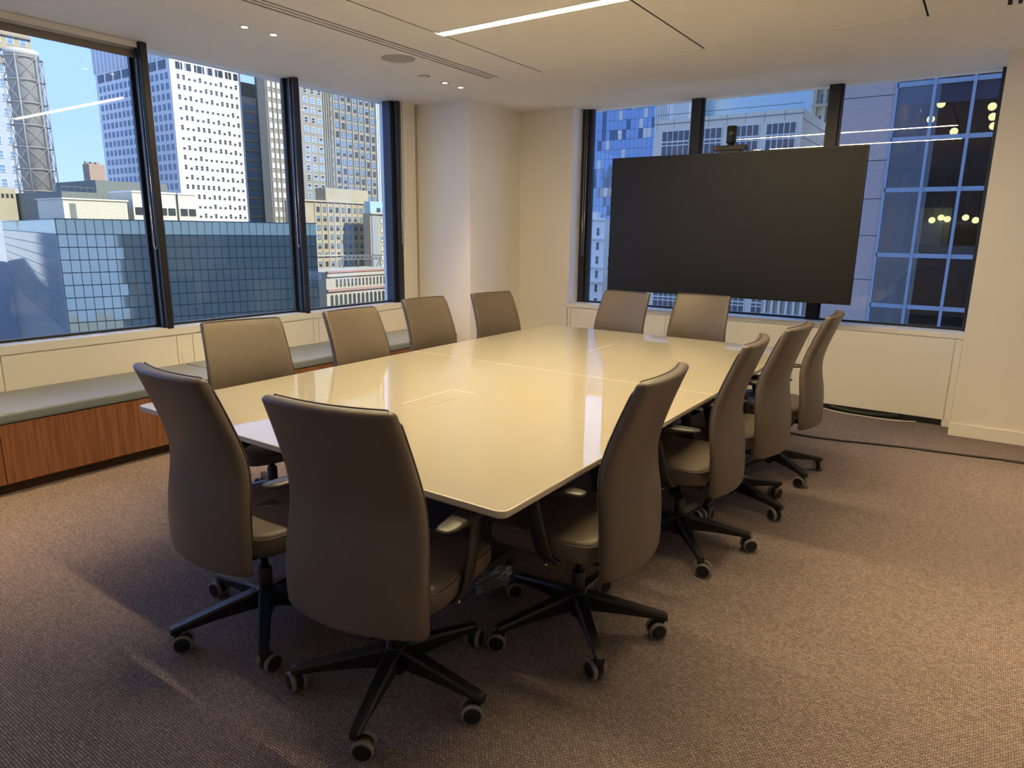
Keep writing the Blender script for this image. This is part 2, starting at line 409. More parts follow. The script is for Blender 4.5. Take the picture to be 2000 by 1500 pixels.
# ------------------------------------------------------------------ window bench
XC = -3.46
t = thing('window_bench', 'walnut veneer bench base running below the side windows', 'bench')
seams = [-3.85, -1.42, -0.125, 1.25, 2.65, 4.02]
for a, b in zip(seams[:-1], seams[1:]):
    boxobj('front_panel', (XC-.022, XC-.002, a+.002, b-.002, 0.072, 0.426), M['wood'], t, 0.0015, 1)
boxobj('carcass', (XW+.012, XC-.022, -3.85, 4.02, 0.072, 0.428), M['wood'], t)
boxobj('toe_kick', (XW+.012, XC-.06, -3.85, 4.00, 0, 0.072), M['toekick'], t)
def cushion(y0, y1, label):
    bm = bmesh.new(); add_box(bm, XW+.004, XC+.006, y0+.004, y1-.004, 0.431, 0.493)
    bevel(bm, 0.02, 4)
    o = obj('bench_cushion', bm, M['cushion'], smooth=True)
    tag(o, label, 'cushion', 'slate seat cushions on the window bench')
    bm = bmesh.new()
    add_tube(bm, [(XC-.004, y0+.022, 0.4885), (XC-.004, y1-.022, 0.4885)], 0.003, 6)
    obj('piping', bm, M['cushion'], o)
cushion(-3.85, -1.35, 'slate cushion of the window bench out of the picture')
cushion(-1.35, 1.36, 'slate grey bench cushion at the left edge, below the first window')
cushion(1.36, 4.02, 'slate grey bench cushion behind the chairs, ending at the corner column')

# ------------------------------------------------------------------ table
TW, TL, TS, TZ = 2.10, 3.66, 1.8847, 0.74
tb = thing('conference_table', 'large white glass-topped conference table in two sections', 'table', (-TW/2, TL/2, 0))
def table_half(y0, y1, n0, n1):
    """glass top with two rounded outer corners on the n end"""
    def outline(ins):
        pts = []
        r = 0.035-ins
        for (cx, cy, a0, rd) in ((-TW+.035, y0+.035, 180, n0), (-.035, y0+.035, 270, n0), (-.035, y1-.035, 0, n1), (-TW+.035, y1-.035, 90, n1)):
            if rd:
                for k in range(7): a = R(a0+90*k/6); pts.append((cx+r*math.cos(a), cy+r*math.sin(a)))
            else:
                sx = -1 if cx < -1 else 1; sy = 1 if a0 < 135 else -1
                pts.append((cx+sx*r, cy+sy*r))
        return pts
    bm = bmesh.new()
    lv = [(0.712, 0.010, 1), (0.716, 0.003, 1), (0.724, 0.0, 1), (0.7275, 0.0015, 1), (0.7285, 0.0, 1), (0.736, 0.0, 0), (0.7388, 0.0012, 0), (0.74, 0.0045, 0)]
    rings = [[bm.verts.new((x+TW/2, y-TL/2, z)) for x, y in outline(i)] for z, i, _ in lv]
    for i in range(len(rings)-1):
        n = len(rings[i])
        for k in range(n):
            f = bm.faces.new((rings[i][k], rings[i][(k+1) % n], rings[i+1][(k+1) % n], rings[i+1][k])); f.material_index = 1
    f = bm.faces.new(rings[-1]); f.material_index = 0
    f = bm.faces.new(rings[0][::-1]); f.material_index = 1
    return obj('table_top', bm, [M['toptable'], M['tableedge']], tb)
table_half(0.0, TS-.0015, True, False); table_half(TS+.0015, TL, False, True)
M['base'] = mat('dark_table_base', (0.02, 0.02, 0.021), 0.45)
for cy in (0.95, 2.75):
    x0, y0 = TW/2, -TL/2
    b = boxobj('table_base', (-TW*.5-.38+x0, -TW*.5+.38+x0, cy-.30+y0, cy+.30+y0, 0.03, 0.711), M['base'], tb, 0.006, 1)
    boxobj('plinth', (-TW*.5-.36+x0, -TW*.5+.36+x0, cy-.28+y0, cy+.28+y0, 0, 0.03), M['black'], b)
    boxobj('access_door', (-TW*.5+.38+x0, -TW*.5+.388+x0, cy-.27+y0, cy+.27+y0, 0.06, 0.68), M['base'], b)
def lid(y0, y1, nm):
    x0, x1 = -1.145, -0.985
    ox, oy = TW/2, -TL/2
    o = boxobj('power_box_frame', (x0+ox, x1+ox, y0+oy, y1+oy, 0.7395, 0.7412), M['tableedge'], tb)
    bm = bmesh.new()
    add_box(bm, x0+.014+ox, x1-.014+ox, y0+.014+oy, y1-.014+oy, 0.7400, 0.74145)
    obj('dark_gap', bm, M['seam'], o)
    boxobj('power_box_lid', (x0+.017+ox, x1-.016+ox, y0+.016+oy, y1-.017+oy, 0.7400, 0.7422), M['toptable'], o)
lid(0.757, 1.147, 'a'); lid(2.635, 3.05, 'b')

# ------------------------------------------------------------------ office chair
def lerp(tab, z):
    for (z0, v0), (z1, v1) in zip(tab[:-1], tab[1:]):
        if z <= z1: 
            f = (z-z0)/(z1-z0); f = max(0, min(1, f))
            return v0+(v1-v0)*f
    return tab[-1][1]
def smooth_tab(tab, z, h=0.035):
    return sum(lerp(tab, z+h*k/4) for k in range(-4, 5))/9
ZT, ZBOT = 1.085, 0.375
EDGE_Y = [(0.30, -0.200), (0.45, -0.206), (0.58, -0.200), (0.68, -0.186), (0.76, -0.183), (0.84, -0.200), (0.94, -0.236), (1.02, -0.268), (1.20, -0.345)]
SAG = [(0.3, 0.062), (0.6, 0.056), (0.8, 0.042), (1.2, 0.028)]
HALF = [(0.3, 0.258), (0.5, 0.262), (0.62, 0.255), (0.75, 0.243), (0.9, 0.234), (1.2, 0.218)]
def back_pt(u, z, side, t=1.0):
    """u across -1..1, side +1 front / -1 rear, t thickness factor"""
    hw = smooth_tab(HALF, z)
    rc = 0.014
    if z > ZT-rc: hw -= rc - math.sqrt(max(0, rc*rc-(z-ZT+rc)**2))
    if z < ZBOT+.025: hw -= 0.010*(1-math.sqrt(max(0, 1-((ZBOT+.025-z)/.025)**2)))
    y = smooth_tab(EDGE_Y, z) - smooth_tab(SAG, z)*(1-abs(u)**2.0)
    th = 0.028*(0.45+0.55*math.sqrt(max(0, 1-abs(u)**18))) * t
    zz = z
    return Vector((u*hw, y + side*th*(1.0 if side < 0 else 0.75), zz))
def make_back(par):
    bm = bmesh.new()
    us = [-1+2*k/20 for k in range(21)]
    us = [math.copysign(1-(1-abs(u))**1.7, u) for u in us]
    loop = [(u, 1) for u in us] + [(u, -1) for u in us[::-1]]
    lev = []
    nz = 26
    e = 0.014
    for k in range(5): a = (k/4)*math.pi/2; lev.append((ZBOT+e*(1-math.sin(a)) if False else ZBOT+e*(1-math.cos(a)), max(0.12, math.sin(a))))
    for k in range(1, nz): lev.append((ZBOT+e+(ZT-ZBOT-2*e)*k/nz, 1.0))
    for k in range(5): a = (1-k/4)*math.pi/2; lev.append((ZT-e*(1-math.cos(a)), max(0.12, math.sin(a))))
    rings = [[bm.verts.new(back_pt(u, z, s, t)) for u, s in loop] for z, t in lev]
    n = len(loop)
    for i in range(len(rings)-1):
        for k in range(n):
            bm.faces.new((rings[i][k], rings[i][(k+1) % n], rings[i+1][(k+1) % n], rings[i+1][k]))
    nu = len(us)
    for rg in (rings[0], rings[-1]):
        fr = rg[:nu]; bk = rg[nu:][::-1]
        for k in range(nu-1):
            q = [fr[k], fr[k+1], bk[k+1], bk[k]]
            q = [v for j, v in enumerate(q) if v not in q[:j]]
            if len(q) > 2: bm.faces.new(q)
    o = obj('backrest', bm, M['leather'], par, smooth=True)
    # stitched seam that joins the rear shell to the front cushion
    bm = bmesh.new()
    path = []
    def edge_pt(u, z): 
        p = back_pt(u*0.985, z, 1, 1.0)
        p.x *= 1.008; p.y += 0.001
        return p
    for k in range(18): path.append(edge_pt(-1, ZBOT+.10+(ZT-.045-ZBOT-.10)*k/17))
    for k in range(13): 
        u = -1+2*k/12
        p = back_pt(u*0.9, ZT-.002, 1, 0.8); p.z += 0.002; path.append(p)
    for k in range(18): path.append(edge_pt(1, ZT-.045-(ZT-.045-ZBOT-.10)*k/17))
    add_tube(bm, path, 0.0026, 6)
    obj('piping', bm, M['seam'], o, smooth=True)
    return o
def sup(a, n): return math.copysign(abs(a)**n, a)
def make_seat(par):
    bm = bmesh.new()
    N = 48
    lev = [(0.402, 0.90), (0.408, 0.96), (0.425, 0.995), (0.455, 1.0), (0.475, 0.995), (0.487, 0.975), (0.493, 0.93)]
    rings = []
    for z, s in lev:
        ring = []
        for k in range(N):
            a = 2*math.pi*k/N
            x = 0.252*s*sup(math.cos(a), 0.32); y = 0.06+0.232*s*sup(math.sin(a), 0.36)
            zz = z - 0.030*max(0, (y-0.18)/0.11)**2*(1 if z > 0.43 else 0.3)
            ring.append(bm.verts.new((x, y, zz)))
        rings.append(ring)
    for f_ in (0.75, 0.5, 0.25):
        rings.append([bm.verts.new((v.co.x*f_/0.93*0.93, 0.06+(v.co.y-0.06)*f_, v.co.z-0.006*(1-f_))) for v in rings[len(lev)-1]])
    for i in range(len(rings)-1):
        for k in range(N):
            bm.faces.new((rings[i][k], rings[i][(k+1) % N], rings[i+1][(k+1) % N], rings[i+1][k]))
    bm.faces.new(rings[-1]); bm.faces.new(rings[0][::-1])
    pts = [v.co.copy() for v in rings[4]]
    o = obj('seat', bm, M['leather'], par, smooth=True)
    bm = bmesh.new()
    pp = [Vector((p.x*1.002, 0.06+(p.y-0.06)*1.002, p.z+.002)) for p in pts]
    add_tube(bm, pp+[pp[0]], 0.003, 6, cap=False)
    obj('seat_seam', bm, M['seam'], o, smooth=True)
    return o
def make_arm(par, s):
    bm = bmesh.new()
    # blade swept from under the seat out and up to the pad
    path = [(0.10, 0.00, 0.392), (0.20, 0.0, 0.390), (0.243, 0.005, 0.396), (0.263, 0.014, 0.420), (0.268, 0.030, 0.47), (0.270, 0.052, 0.56), (0.268, 0.075, 0.64), (0.266, 0.085, 0.668)]
    hw = [0.032, 0.034, 0.034, 0.033, 0.032, 0.030, 0.029, 0.029]
    rings = []
    for i, p in enumerate(path):
        a = Vector(path[max(0, i-1)]); b = Vector(path[min(len(path)-1, i+1)])
        tg = (b-a).normalized()
        nrm = Vector((tg.z, 0, -tg.x)).normalized() if abs(tg.z)+abs(tg.x) > 1e-3 else Vector((1, 0, 0))
        p = Vector(p); w = Vector((0, 1, 0)); th = 0.0085
        rings.append([bm.verts.new(Vector((s*q.x, q.y, q.z))) for q in (p-w*hw[i]-nrm*th*.4, p-w*hw[i]*.7-nrm*th, p+w*hw[i]*.7-nrm*th, p+w*hw[i]-nrm*th*.4, p+w*hw[i]+nrm*th*.4, p+w*hw[i]*.7+nrm*th, p-w*hw[i]*.7+nrm*th, p-w*hw[i]+nrm*th*.4)])
    for i in range(len(rings)-1):
        for k in range(8): bm.faces.new((rings[i][k], rings[i][(k+1) % 8], rings[i+1][(k+1) % 8], rings[i+1][k]))
    bm.faces.new(rings[0]); bm.faces.new(rings[-1])
    o = obj('armrest', bm, M['arm'], par, smooth=True)
    bm = bmesh.new()
    rows = []
    prof = [(-0.135, 0.010, 0.6885, 0.6865), (-0.128, 0.024, 0.6925, 0.682), (-0.10, 0.033, 0.6945, 0.676), (-0.03, 0.036, 0.695, 0.668), (0.06, 0.036, 0.695, 0.664), (0.105, 0.033, 0.693, 0.664), (0.125, 0.020, 0.688, 0.668)]
    for y, w, zt, zb in prof:
        ring = []
        for k in range(12):
            a = 2*math.pi*k/12
            ring.append(bm.verts.new((s*0.266+w*sup(math.cos(a), 0.5), y, (zt+zb)/2+(zt-zb)/2*sup(math.sin(a), 0.6))))
        rows.append(ring)
    for i in range(len(rows)-1):
        for k in range(12): bm.faces.new((rows[i][k], rows[i][(k+1) % 12], rows[i+1][(k+1) % 12], rows[i+1][k]))
    bm.faces.new(rows[0]); bm.faces.new(rows[-1])
    obj('arm_pad', bm, M['pad'], o, smooth=True)
    return o
def leg_mesh():
    bm = bmesh.new()
    #  along +x: distance, half width top, top z, bottom z
    st = [(0.02, 0.029, 0.163, 0.085), (0.06, 0.027, 0.159, 0.090), (0.18, 0.0235, 0.136, 0.088), (0.29, 0.020, 0.112, 0.080), (0.340, 0.019, 0.102, 0.072), (0.354, 0.015, 0.098, 0.072)]
    rings = []
    for x, w, zt, zb in st:
        rings.append([bm.verts.new(p) for p in ((x, -w*.72, zb), (x, w*.72, zb), (x, w, zt-.009), (x, w*.72, zt), (x, -w*.72, zt), (x, -w, zt-.009))])
    for i in range(len(rings)-1):
        for k in range(6): bm.faces.new((rings[i][k], rings[i][(k+1) % 6], rings[i+1][(k+1) % 6], rings[i+1][k]))
    bm.faces.new(rings[0]); bm.faces.new(rings[-1])
    return mesh_of('base_leg', bm, M['plastic'])
def caster_meshes():
    tr = bmesh.new(); hb = bmesh.new()
    for s in (-1, 1):
        add_lathe(tr, [(0.029, s*0.0125), (0.0345, s*0.013), (0.0352, s*0.021), (0.0345, s*0.0285), (0.029, s*0.029)], 28, (0.020, 0, 0.0352), 'y')
        add_lathe(hb, [(0.0292, s*0.012), (0.0292, s*0.0293), (0.025, s*0.031)], 24, (0.020, 0, 0.0352), 'y')
    add_lathe(hb, [(0.030, -0.0118), (0.030, 0.0118)], 24, (0.020, 0, 0.038), 'y')
    add_tube(hb, [(0, 0, 0.045), (0, 0, 0.083)], 0.012, 10)
    return mesh_of('caster_wheels', tr, M['tread']), mesh_of('caster_hub', hb, M['plastic'])
LEG = leg_mesh(); CTR, CHB = caster_meshes()
def make_chair():
    root = link('conference_chair', None)
    make_back(root); make_seat(root)
    make_arm(root, 1); make_arm(root, -1)
    bm = bmesh.new()
    add_box(bm, -0.12, 0.12, -0.14, 0.12, 0.352, 0.400); bevel(bm, 0.018, 2)
    add_box(bm, -0.05, 0.05, -0.205, -0.10, 0.362, 0.392)
    mech = obj('tilt_mechanism', bm, M['plastic'], root)
    bm = bmesh.new(); add_tube(bm, [(0.10, 0.03, 0.372), (0.21, 0.03, 0.370), (0.235, 0.032, 0.366)], [0.005, 0.005, 0.008], 8)
    obj('lever', bm, M['chrome'], mech)
    bm = bmesh.new(); add_tube(bm, [(-0.10, 0.03, 0.372), (-0.21, 0.03, 0.370), (-0.235, 0.032, 0.366)], [0.005, 0.005, 0.008], 8); obj('lever', bm, M['chrome'], mech)
    bm = bmesh.new(); add_lathe(bm, [(0.026, 0.06), (0.027, 0.24), (0.024, 0.245), (0.0245, 0.25)], 20)
    add_lathe(bm, [(0.015, 0.24), (0.015, 0.36)], 16); obj('gas_lift', bm, M['plastic'], root)
    bm = bmesh.new(); add_lathe(bm, [(0.034, 0.080), (0.040, 0.090), (0.042, 0.15), (0.036, 0.165), (0.028, 0.168)], 24); obj('hub', bm, M['plastic'], root)
    for k in range(5):
        lg = link('base_leg', LEG, root, (0, 0, 0), R(72*k))
        link('caster_wheels', CTR, lg, (0.332, 0, 0), 0)
        link('caster_hub', CHB, lg, (0.332, 0, 0), 0)
    return root
proto = make_chair()
used = [False]
def chair(x, y, th, base, label, group, dz=0.0, sx=1.0, casters=None):
    """x, y of the base on the floor; th = heading of the seat, base = heading of the star base, dz = gas lift"""
    o = proto if not used[0] else copy_tree(proto)
    used[0] = True
    o.location = (x, y, 0); o.rotation_euler = (0, 0, R(th)); o.scale = (sx, 1, 1)
    tag(o, label, 'chair', group)
    k = 0
    for ch in o.children:
        nm = ch.name.split('.')[0]
        if nm in ('backrest', 'seat', 'armrest', 'tilt_mechanism'): ch.location.z = dz
        if nm == 'base_leg':
            ch.rotation_euler.z = R(base-th+72*k)
            a = R(casters[k] if casters else random.uniform(0, 360))
            for g in ch.children: g.rotation_euler.z = a
            k += 1
    return o
G = 'taupe leather conference chairs'
chair(-0.42, -0.035, 9.5, 5, 'nearest taupe leather chair, its back towards the camera in the foreground', G, casters=[215, 30, 150, 300, 100])
chair(-1.115, -0.055, -3.5, -38, 'chair at the near end of the table, left of the nearest chair', G, casters=[130, 20, 250, 10, 160])
chair(-0.09, 0.645, 94, 25, 'first chair on the right side, beside the near table corner', G, casters=[200, 150, 60, 330, 200])
chair(-0.045, 1.61, 96, 21, 'second chair along the right side of the table', G, casters=[20, 250, 80, 200, 60])
chair(0.0, 2.32, 88, -22, 'third chair along the right side of the table', G)
chair(0.045, 3.035, 93, -38, 'last chair on the right side, nearest the cables on the floor', G)
chair(-2.085, 0.69, -103, 10, 'first chair on the window side, beside the leftmost window mullion', G, -0.04)
chair(-2.035, 1.535, -89, 40, 'second chair on the window side, below the second window mullion', G, -0.04)
chair(-2.19, 2.40, -93, 5, 'third chair on the window side, in front of the bench end', G, -0.04)
chair(-2.085, 3.095, -101, 30, 'last chair on the window side, in front of the corner column', G, -0.04)
chair(-1.50, 3.59, 170, 50, 'left one of the two chairs at the far end under the screen', G, -0.025, 1.03)
chair(-0.85, 3.75, 176, 14, 'right one of the two chairs at the far end under the screen', G, -0.025, 1.03)

# ------------------------------------------------------------------ screen and camera
TY = 4.75
t = thing('television', 'huge switched-off black screen mounted in front of the back window', 'television', (-0.95, TY, 0.985))
bz = boxobj('housing', (-1.128, 1.128, 0.004, 0.05, 0.0, 1.28), M['bezel'], t, 0.003, 1)
boxobj('screen', (-1.116, 1.116, -0.001, 0.006, 0.012, 1.268), M['screen'], t)
for b in ((-1.128, 1.128, -.004, .006, 1.269, 1.28), (-1.128, 1.128, -.004, .006, 0.0, 0.011), (-1.128, -1.117, -.004, .006, 0.011, 1.269), (1.117, 1.128, -.004, .006, 0.011, 1.269)):
    boxobj('bezel', b, M['bezel'], t)
boxobj('wall_mount', (-0.5, 0.79, 0.05, 0.10, 0.35, 0.95), M['plastic'], t)
for cx in (-0.5075, 0.735):
    boxobj('mount_arm', (cx-.04, cx+.04, 0.10, 0.518, 0.50, 0.62), M['plastic'], t)
t = thing('conference_camera', 'black video conference camera standing on top of the screen', 'camera', (-0.935, 4.775, 2.2655))
boxobj('camera_base', (-0.145, 0.145, -0.05, 0.04, 0.012, 0.055), M['plastic'], t, 0.004, 1)
boxobj('base_foot', (-0.09, 0.09, -0.03, 0.03, 0.0, 0.012), M['plastic'], t)
bm = bmesh.new(); add_lathe(bm, [(0.03, 0.055), (0.03, 0.075)], 24); obj('pan_joint', bm, M['plastic'], t)
bm = bmesh.new(); add_lathe(bm, [(0.040, 0.075), (0.043, 0.080), (0.043, 0.215), (0.040, 0.220)], 32); hd = obj('camera_head', bm, M['bezel'], t)
bm = bmesh.new(); add_lathe(bm, [(0.022, -0.0435), (0.022, -0.052), (0.016, -0.053)], 24, (0.012, 0, 0.15), 'y'); obj('lens', bm, mat('lens_glass', (0.01, 0.01, 0.012), 0.08), hd)
bm = bmesh.new(); add_lathe(bm, [(0.004, -0.05), (0.004, -0.0515)], 12, (-0.12, 0, 0.036), 'y'); obj('status_light', bm, mat('red_led', (0.5, 0.05, 0.04), 0.4, emit=(1, 0.1, 0.05), es=0.6), t)
bm = bmesh.new()
add_tube(bm, [(-2.02, 4.83, 1.36), (-2.09, 4.84, 1.355), (-2.125, 4.84, 1.30), (-2.12, 4.84, 1.22)], 0.005, 8)
add_tube(bm, [(-2.12, 4.84, 1.22), (-2.12, 4.84, 1.185)], [0.008, 0.010], 8)
add_tube(bm, [(-2.02, 4.83, 1.33), (-2.07, 4.845, 1.34), (-2.10, 4.845, 1.29), (-2.07, 4.845, 1.23), (-2.02, 4.83, 1.24)], 0.004, 8)
tag(obj('screen_cable', bm, M['cable'], smooth=True), 'looped black cable dangling at the left edge of the screen', 'cable')

# ------------------------------------------------------------------ cables on the floor
def spline(pts, n=10):
    out = []
    P = [Vector(p) for p in pts]
    for i in range(len(P)-1):
        a, b, c, d = P[max(0, i-1)], P[i], P[i+1], P[min(len(P)-1, i+2)]
        for k in range(n):
            t_ = k/n
            out.append(0.5*((2*b)+(c-a)*t_+(2*a-5*b+4*c-d)*t_*t_+(3*b-a-3*c+d)*t_**3))
    out.append(P[-1]); return out
bm = bmesh.new()
add_tube(bm, spline([(-0.32, 4.12, .007), (-0.05, 4.03, .007), (0.18, 4.02, .007), (0.53, 4.10, .007), (0.86, 4.18, .007), (1.18, 4.214, .007), (1.48, 4.27, .007), (2.1, 4.31, .007)]), 0.007, 8)
add_tube(bm, spline([(0.30, 4.045, .006), (0.62, 4.135, .006), (0.95, 4.178, .006), (1.25, 4.25, .006), (1.48, 4.245, .006), (2.1, 4.28, .006)]), 0.006, 8)
tag(obj('floor_cable', bm, M['cable'], smooth=True), 'black power cable trailing across the carpet towards the right edge', 'cable')
bm = bmesh.new()
add_tube(bm, spline([(0.02, 5.03, .012), (0.16, 4.985, .006), (0.40, 4.965, .006), (0.62, 4.975, .006), (0.76, 5.02, .012)]), 0.0055, 8)
tag(obj('white_cable', bm, M['whitecable'], smooth=True), 'thin white cable curving out from under the wall panel', 'cable')
bm = bmesh.new()
pts = spline([(0.08, 5.055, .03), (0.25, 5.03, .02), (0.45, 5.025, .02), (0.62, 5.055, .03)], 24)
add_tube(bm, pts, [0.017 if k % 2 else 0.0205 for k in range(len(pts))], 10)
tag(obj('corrugated_conduit', bm, M['cable']), 'black corrugated cable conduit lying under the wall panel', 'conduit')
# bag of cables under the table
t = thing('cable_bag', 'clear crumpled plastic bag of leads under the table', 'plastic bag', (-0.55, 0.70, 0.0))
bm = bmesh.new(); bmesh.ops.create_icosphere(bm, subdivisions=4, radius=1.0)
for v in bm.verts:
    n_ = v.co.normalized()
    f_ = 1+0.22*math.sin(9*n_.x+4*n_.z)*math.cos(7*n_.y-3*n_.z)+random.uniform(-.10, .10)
    v.co = Vector((n_.x*0.05*f_, n_.y*0.12*f_, 0.038+n_.z*0.036*f_))
obj('plastic_film', bm, mat('crinkled_plastic', (0.20, 0.23, 0.27), 0.10, spec=1.0), t)
bm = bmesh.new(); add_tube(bm, spline([(0.0, 0.08, 0.06), (0.01, 0.14, 0.05), (-0.03, 0.19, 0.02), (-0.06, 0.26, 0.008)]), 0.005, 8); obj('lead', bm, M['cable'], t)
boxobj('plug', (-0.012, 0.022, 0.115, 0.15, 0.055, 0.075), M['chrome'], t)

# ------------------------------------------------------------------ the city outside
# our own tower around the room (seen only in reflections; shades the near facades)
M['ownstone'] = mat('own_tower_cladding', (0.22, 0.22, 0.22), 0.5, noise=(0.4, 0.2))
we = struct('wall_exterior', 'dark cladding of the tower that holds the room', 'facade')
for b in ((-4.4, 30, -75, 5.45, ZC+.121, 78), (-4.4, 30, -75, 5.45, -45, -.201), (-4.4, 30, -140, -75.001, -45, 55), (-4.4, 30, -75, -4.101, -.2, ZC+.12), (3.101, 30, -4.1, 5.45, -.2, ZC+.12), (1.2, 3.2, 5.451, 6.6, -45, 78)):  # last box: unseen pier, added to keep the sun off the back window
    boxobj('cladding', b, M['ownstone'], we)

for k in range(33):
    z_ = -40+3.55*k
    if z_ > 3.2 or z_ < -2: boxobj('window_band', (-4.46, -4.4, -74, 4.5, z_, z_+1.7), M['frame'], we)
def mix_glass(name, col, rough=0.06, mirror=0.5):
    """opaque tinted curtain-wall glass"""
    mt, n, l = new_mat(name)
    b = n['Principled BSDF']
    b.inputs['Base Color'].default_value = (*col, 1); b.inputs['Roughness'].default_value = rough
    b.inputs['Metallic'].default_value = mirror; b.inputs['Specular IOR Level'].default_value = 0.8
    return mt
M['w_dark'] = mix_glass('dark_window_glass', (0.045, 0.05, 0.05), 0.15, 0.1)
M['w_blue'] = mix_glass('blue_window_glass', (0.20, 0.34, 0.46), 0.12, 0.35)
M['w_pale'] = mat('blind_behind_glass', (0.62, 0.63, 0.55), 0.4)
M['w_ribbon'] = mat('pale_blue_ribbon_glass', (0.42, 0.60, 0.72), 0.3)
M['w_frame'] = mat('pale_window_frame', (0.55, 0.54, 0.50), 0.6)
M['w_framed'] = mat('dark_far_frame', (0.10, 0.11, 0.12), 0.6)
M['b_white'] = mat('white_stone', (0.80, 0.78, 0.74), 0.8, noise=(0.3, 0.05))
M['b_brown'] = mat('brown_brick', (0.27, 0.24, 0.185), 0.9, noise=(0.5, 0.12))
M['b_tan'] = mat('tan_stone', (0.26, 0.245, 0.195), 0.9, noise=(0.25, 0.15))
M['b_gold'] = mat('warm_limestone', (0.36, 0.31, 0.20), 0.9, noise=(0.2, 0.2))
M['b_grey'] = mat('grey_cladding', (0.26, 0.27, 0.26), 0.7)
M['b_greyblue'] = mat('blue_grey_stone', (0.36, 0.40, 0.45), 0.85, noise=(0.3, 0.08))
M['b_conc'] = mat('pale_concrete', (0.80, 0.70, 0.55), 0.85, noise=(0.3, 0.1))
M['b_orn'] = mat('carved_limestone', (0.40, 0.36, 0.27), 0.9, noise=(0.6, 0.2))
M['b_roof'] = mat('grey_green_roof_metal', (0.15, 0.17, 0.145), 0.7)
M['b_shed'] = mat('cream_corrugated_metal', (0.62, 0.57, 0.42), 0.7)
M['steel'] = mat('painted_steel', (0.13, 0.13, 0.12), 0.6)
M['lattice'] = mat('weathered_lattice_steel', (0.30, 0.29, 0.27), 0.6)
M['b_stack'] = mat('stack_render', (0.50, 0.48, 0.42), 0.85, noise=(0.3, 0.15))
M['granite'] = mat('polished_granite', (0.42, 0.34, 0.32), 0.35, noise=(6, 0.18))
M['gmull'] = mat('blue_grey_mullion', (0.26, 0.34, 0.45), 0.5)
M['green_glass'] = mix_glass('green_curtain_glass', (0.40, 0.45, 0.38), 0.05, 0.65)
M['green_band'] = mix_glass('pale_green_spandrel', (0.80, 0.86, 0.62), 0.55, 0.0)
M['green_mull'] = mat('grey_green_mullion', (0.11, 0.14, 0.15), 0.6)
M['blue_glass'] = mix_glass('blue_curtain_glass', (0.17, 0.26, 0.38), 0.05, 0.7)
M['deep_glass'] = mix_glass('deep_blue_curtain_glass', (0.05, 0.09, 0.15), 0.08, 0.5)
M['tan_glass'] = mix_glass('tan_reflecting_glass', (0.50, 0.46, 0.38), 0.06, 0.5)
M['skyblue'] = mix_glass('sky_blue_cladding', (0.34, 0.50, 0.58), 0.3, 0.1)
M['lit_in'] = mat('office_interior', (0.10, 0.085, 0.07), 0.9)
M['globe'] = mat('globe_lamp', (0.9, 0.8, 0.5), 0.5, emit=(1.0, 0.78, 0.30), es=1.5)
M['strip'] = mat('office_strip_light', (0.9, 0.9, 0.8), 0.5, emit=(1.0, 0.95, 0.8), es=1.3)
M['seeglass'] = glass_mat('tower_glass', (0.50, 0.55, 0.62), 1.0, 1.6)

def win_mesh(w, h, kind):
    """window facing -y, centred on the origin, sash bar across the middle"""
    bm = bmesh.new()
    f = min(w, h)*0.10
    d = 0.22
    if kind != 'flush':
        add_box(bm, -w/2, w/2, -d, 0.05, -h/2, -h/2+f, 0); add_box(bm, -w/2, w/2, -d*.6, 0.05, h/2-f, h/2, 0)
        add_box(bm, -w/2, -w/2+f, -d*.6, 0.05, -h/2+f, h/2-f, 0); add_box(bm, w/2-f, w/2, -d*.6, 0.05, -h/2+f, h/2-f, 0)
        add_box(bm, -w/2+f, w/2-f, -0.10, 0.05, -f*.4, f*.4, 0)
        if kind == 'half':
            add_box(bm, -w/2+f, w/2-f, -0.06, 0.05, f*.4, h/2-f, 2); add_box(bm, -w/2+f, w/2-f, -0.06, 0.05, -h/2+f, -f*.4, 1)
        else:
            add_box(bm, -w/2+f, w/2-f, -0.06, 0.05, -h/2+f, h/2-f, 1)
    else:
        add_box(bm, -w/2, w/2, -0.10, 0.05, -h/2, h/2, 1)
    return bm
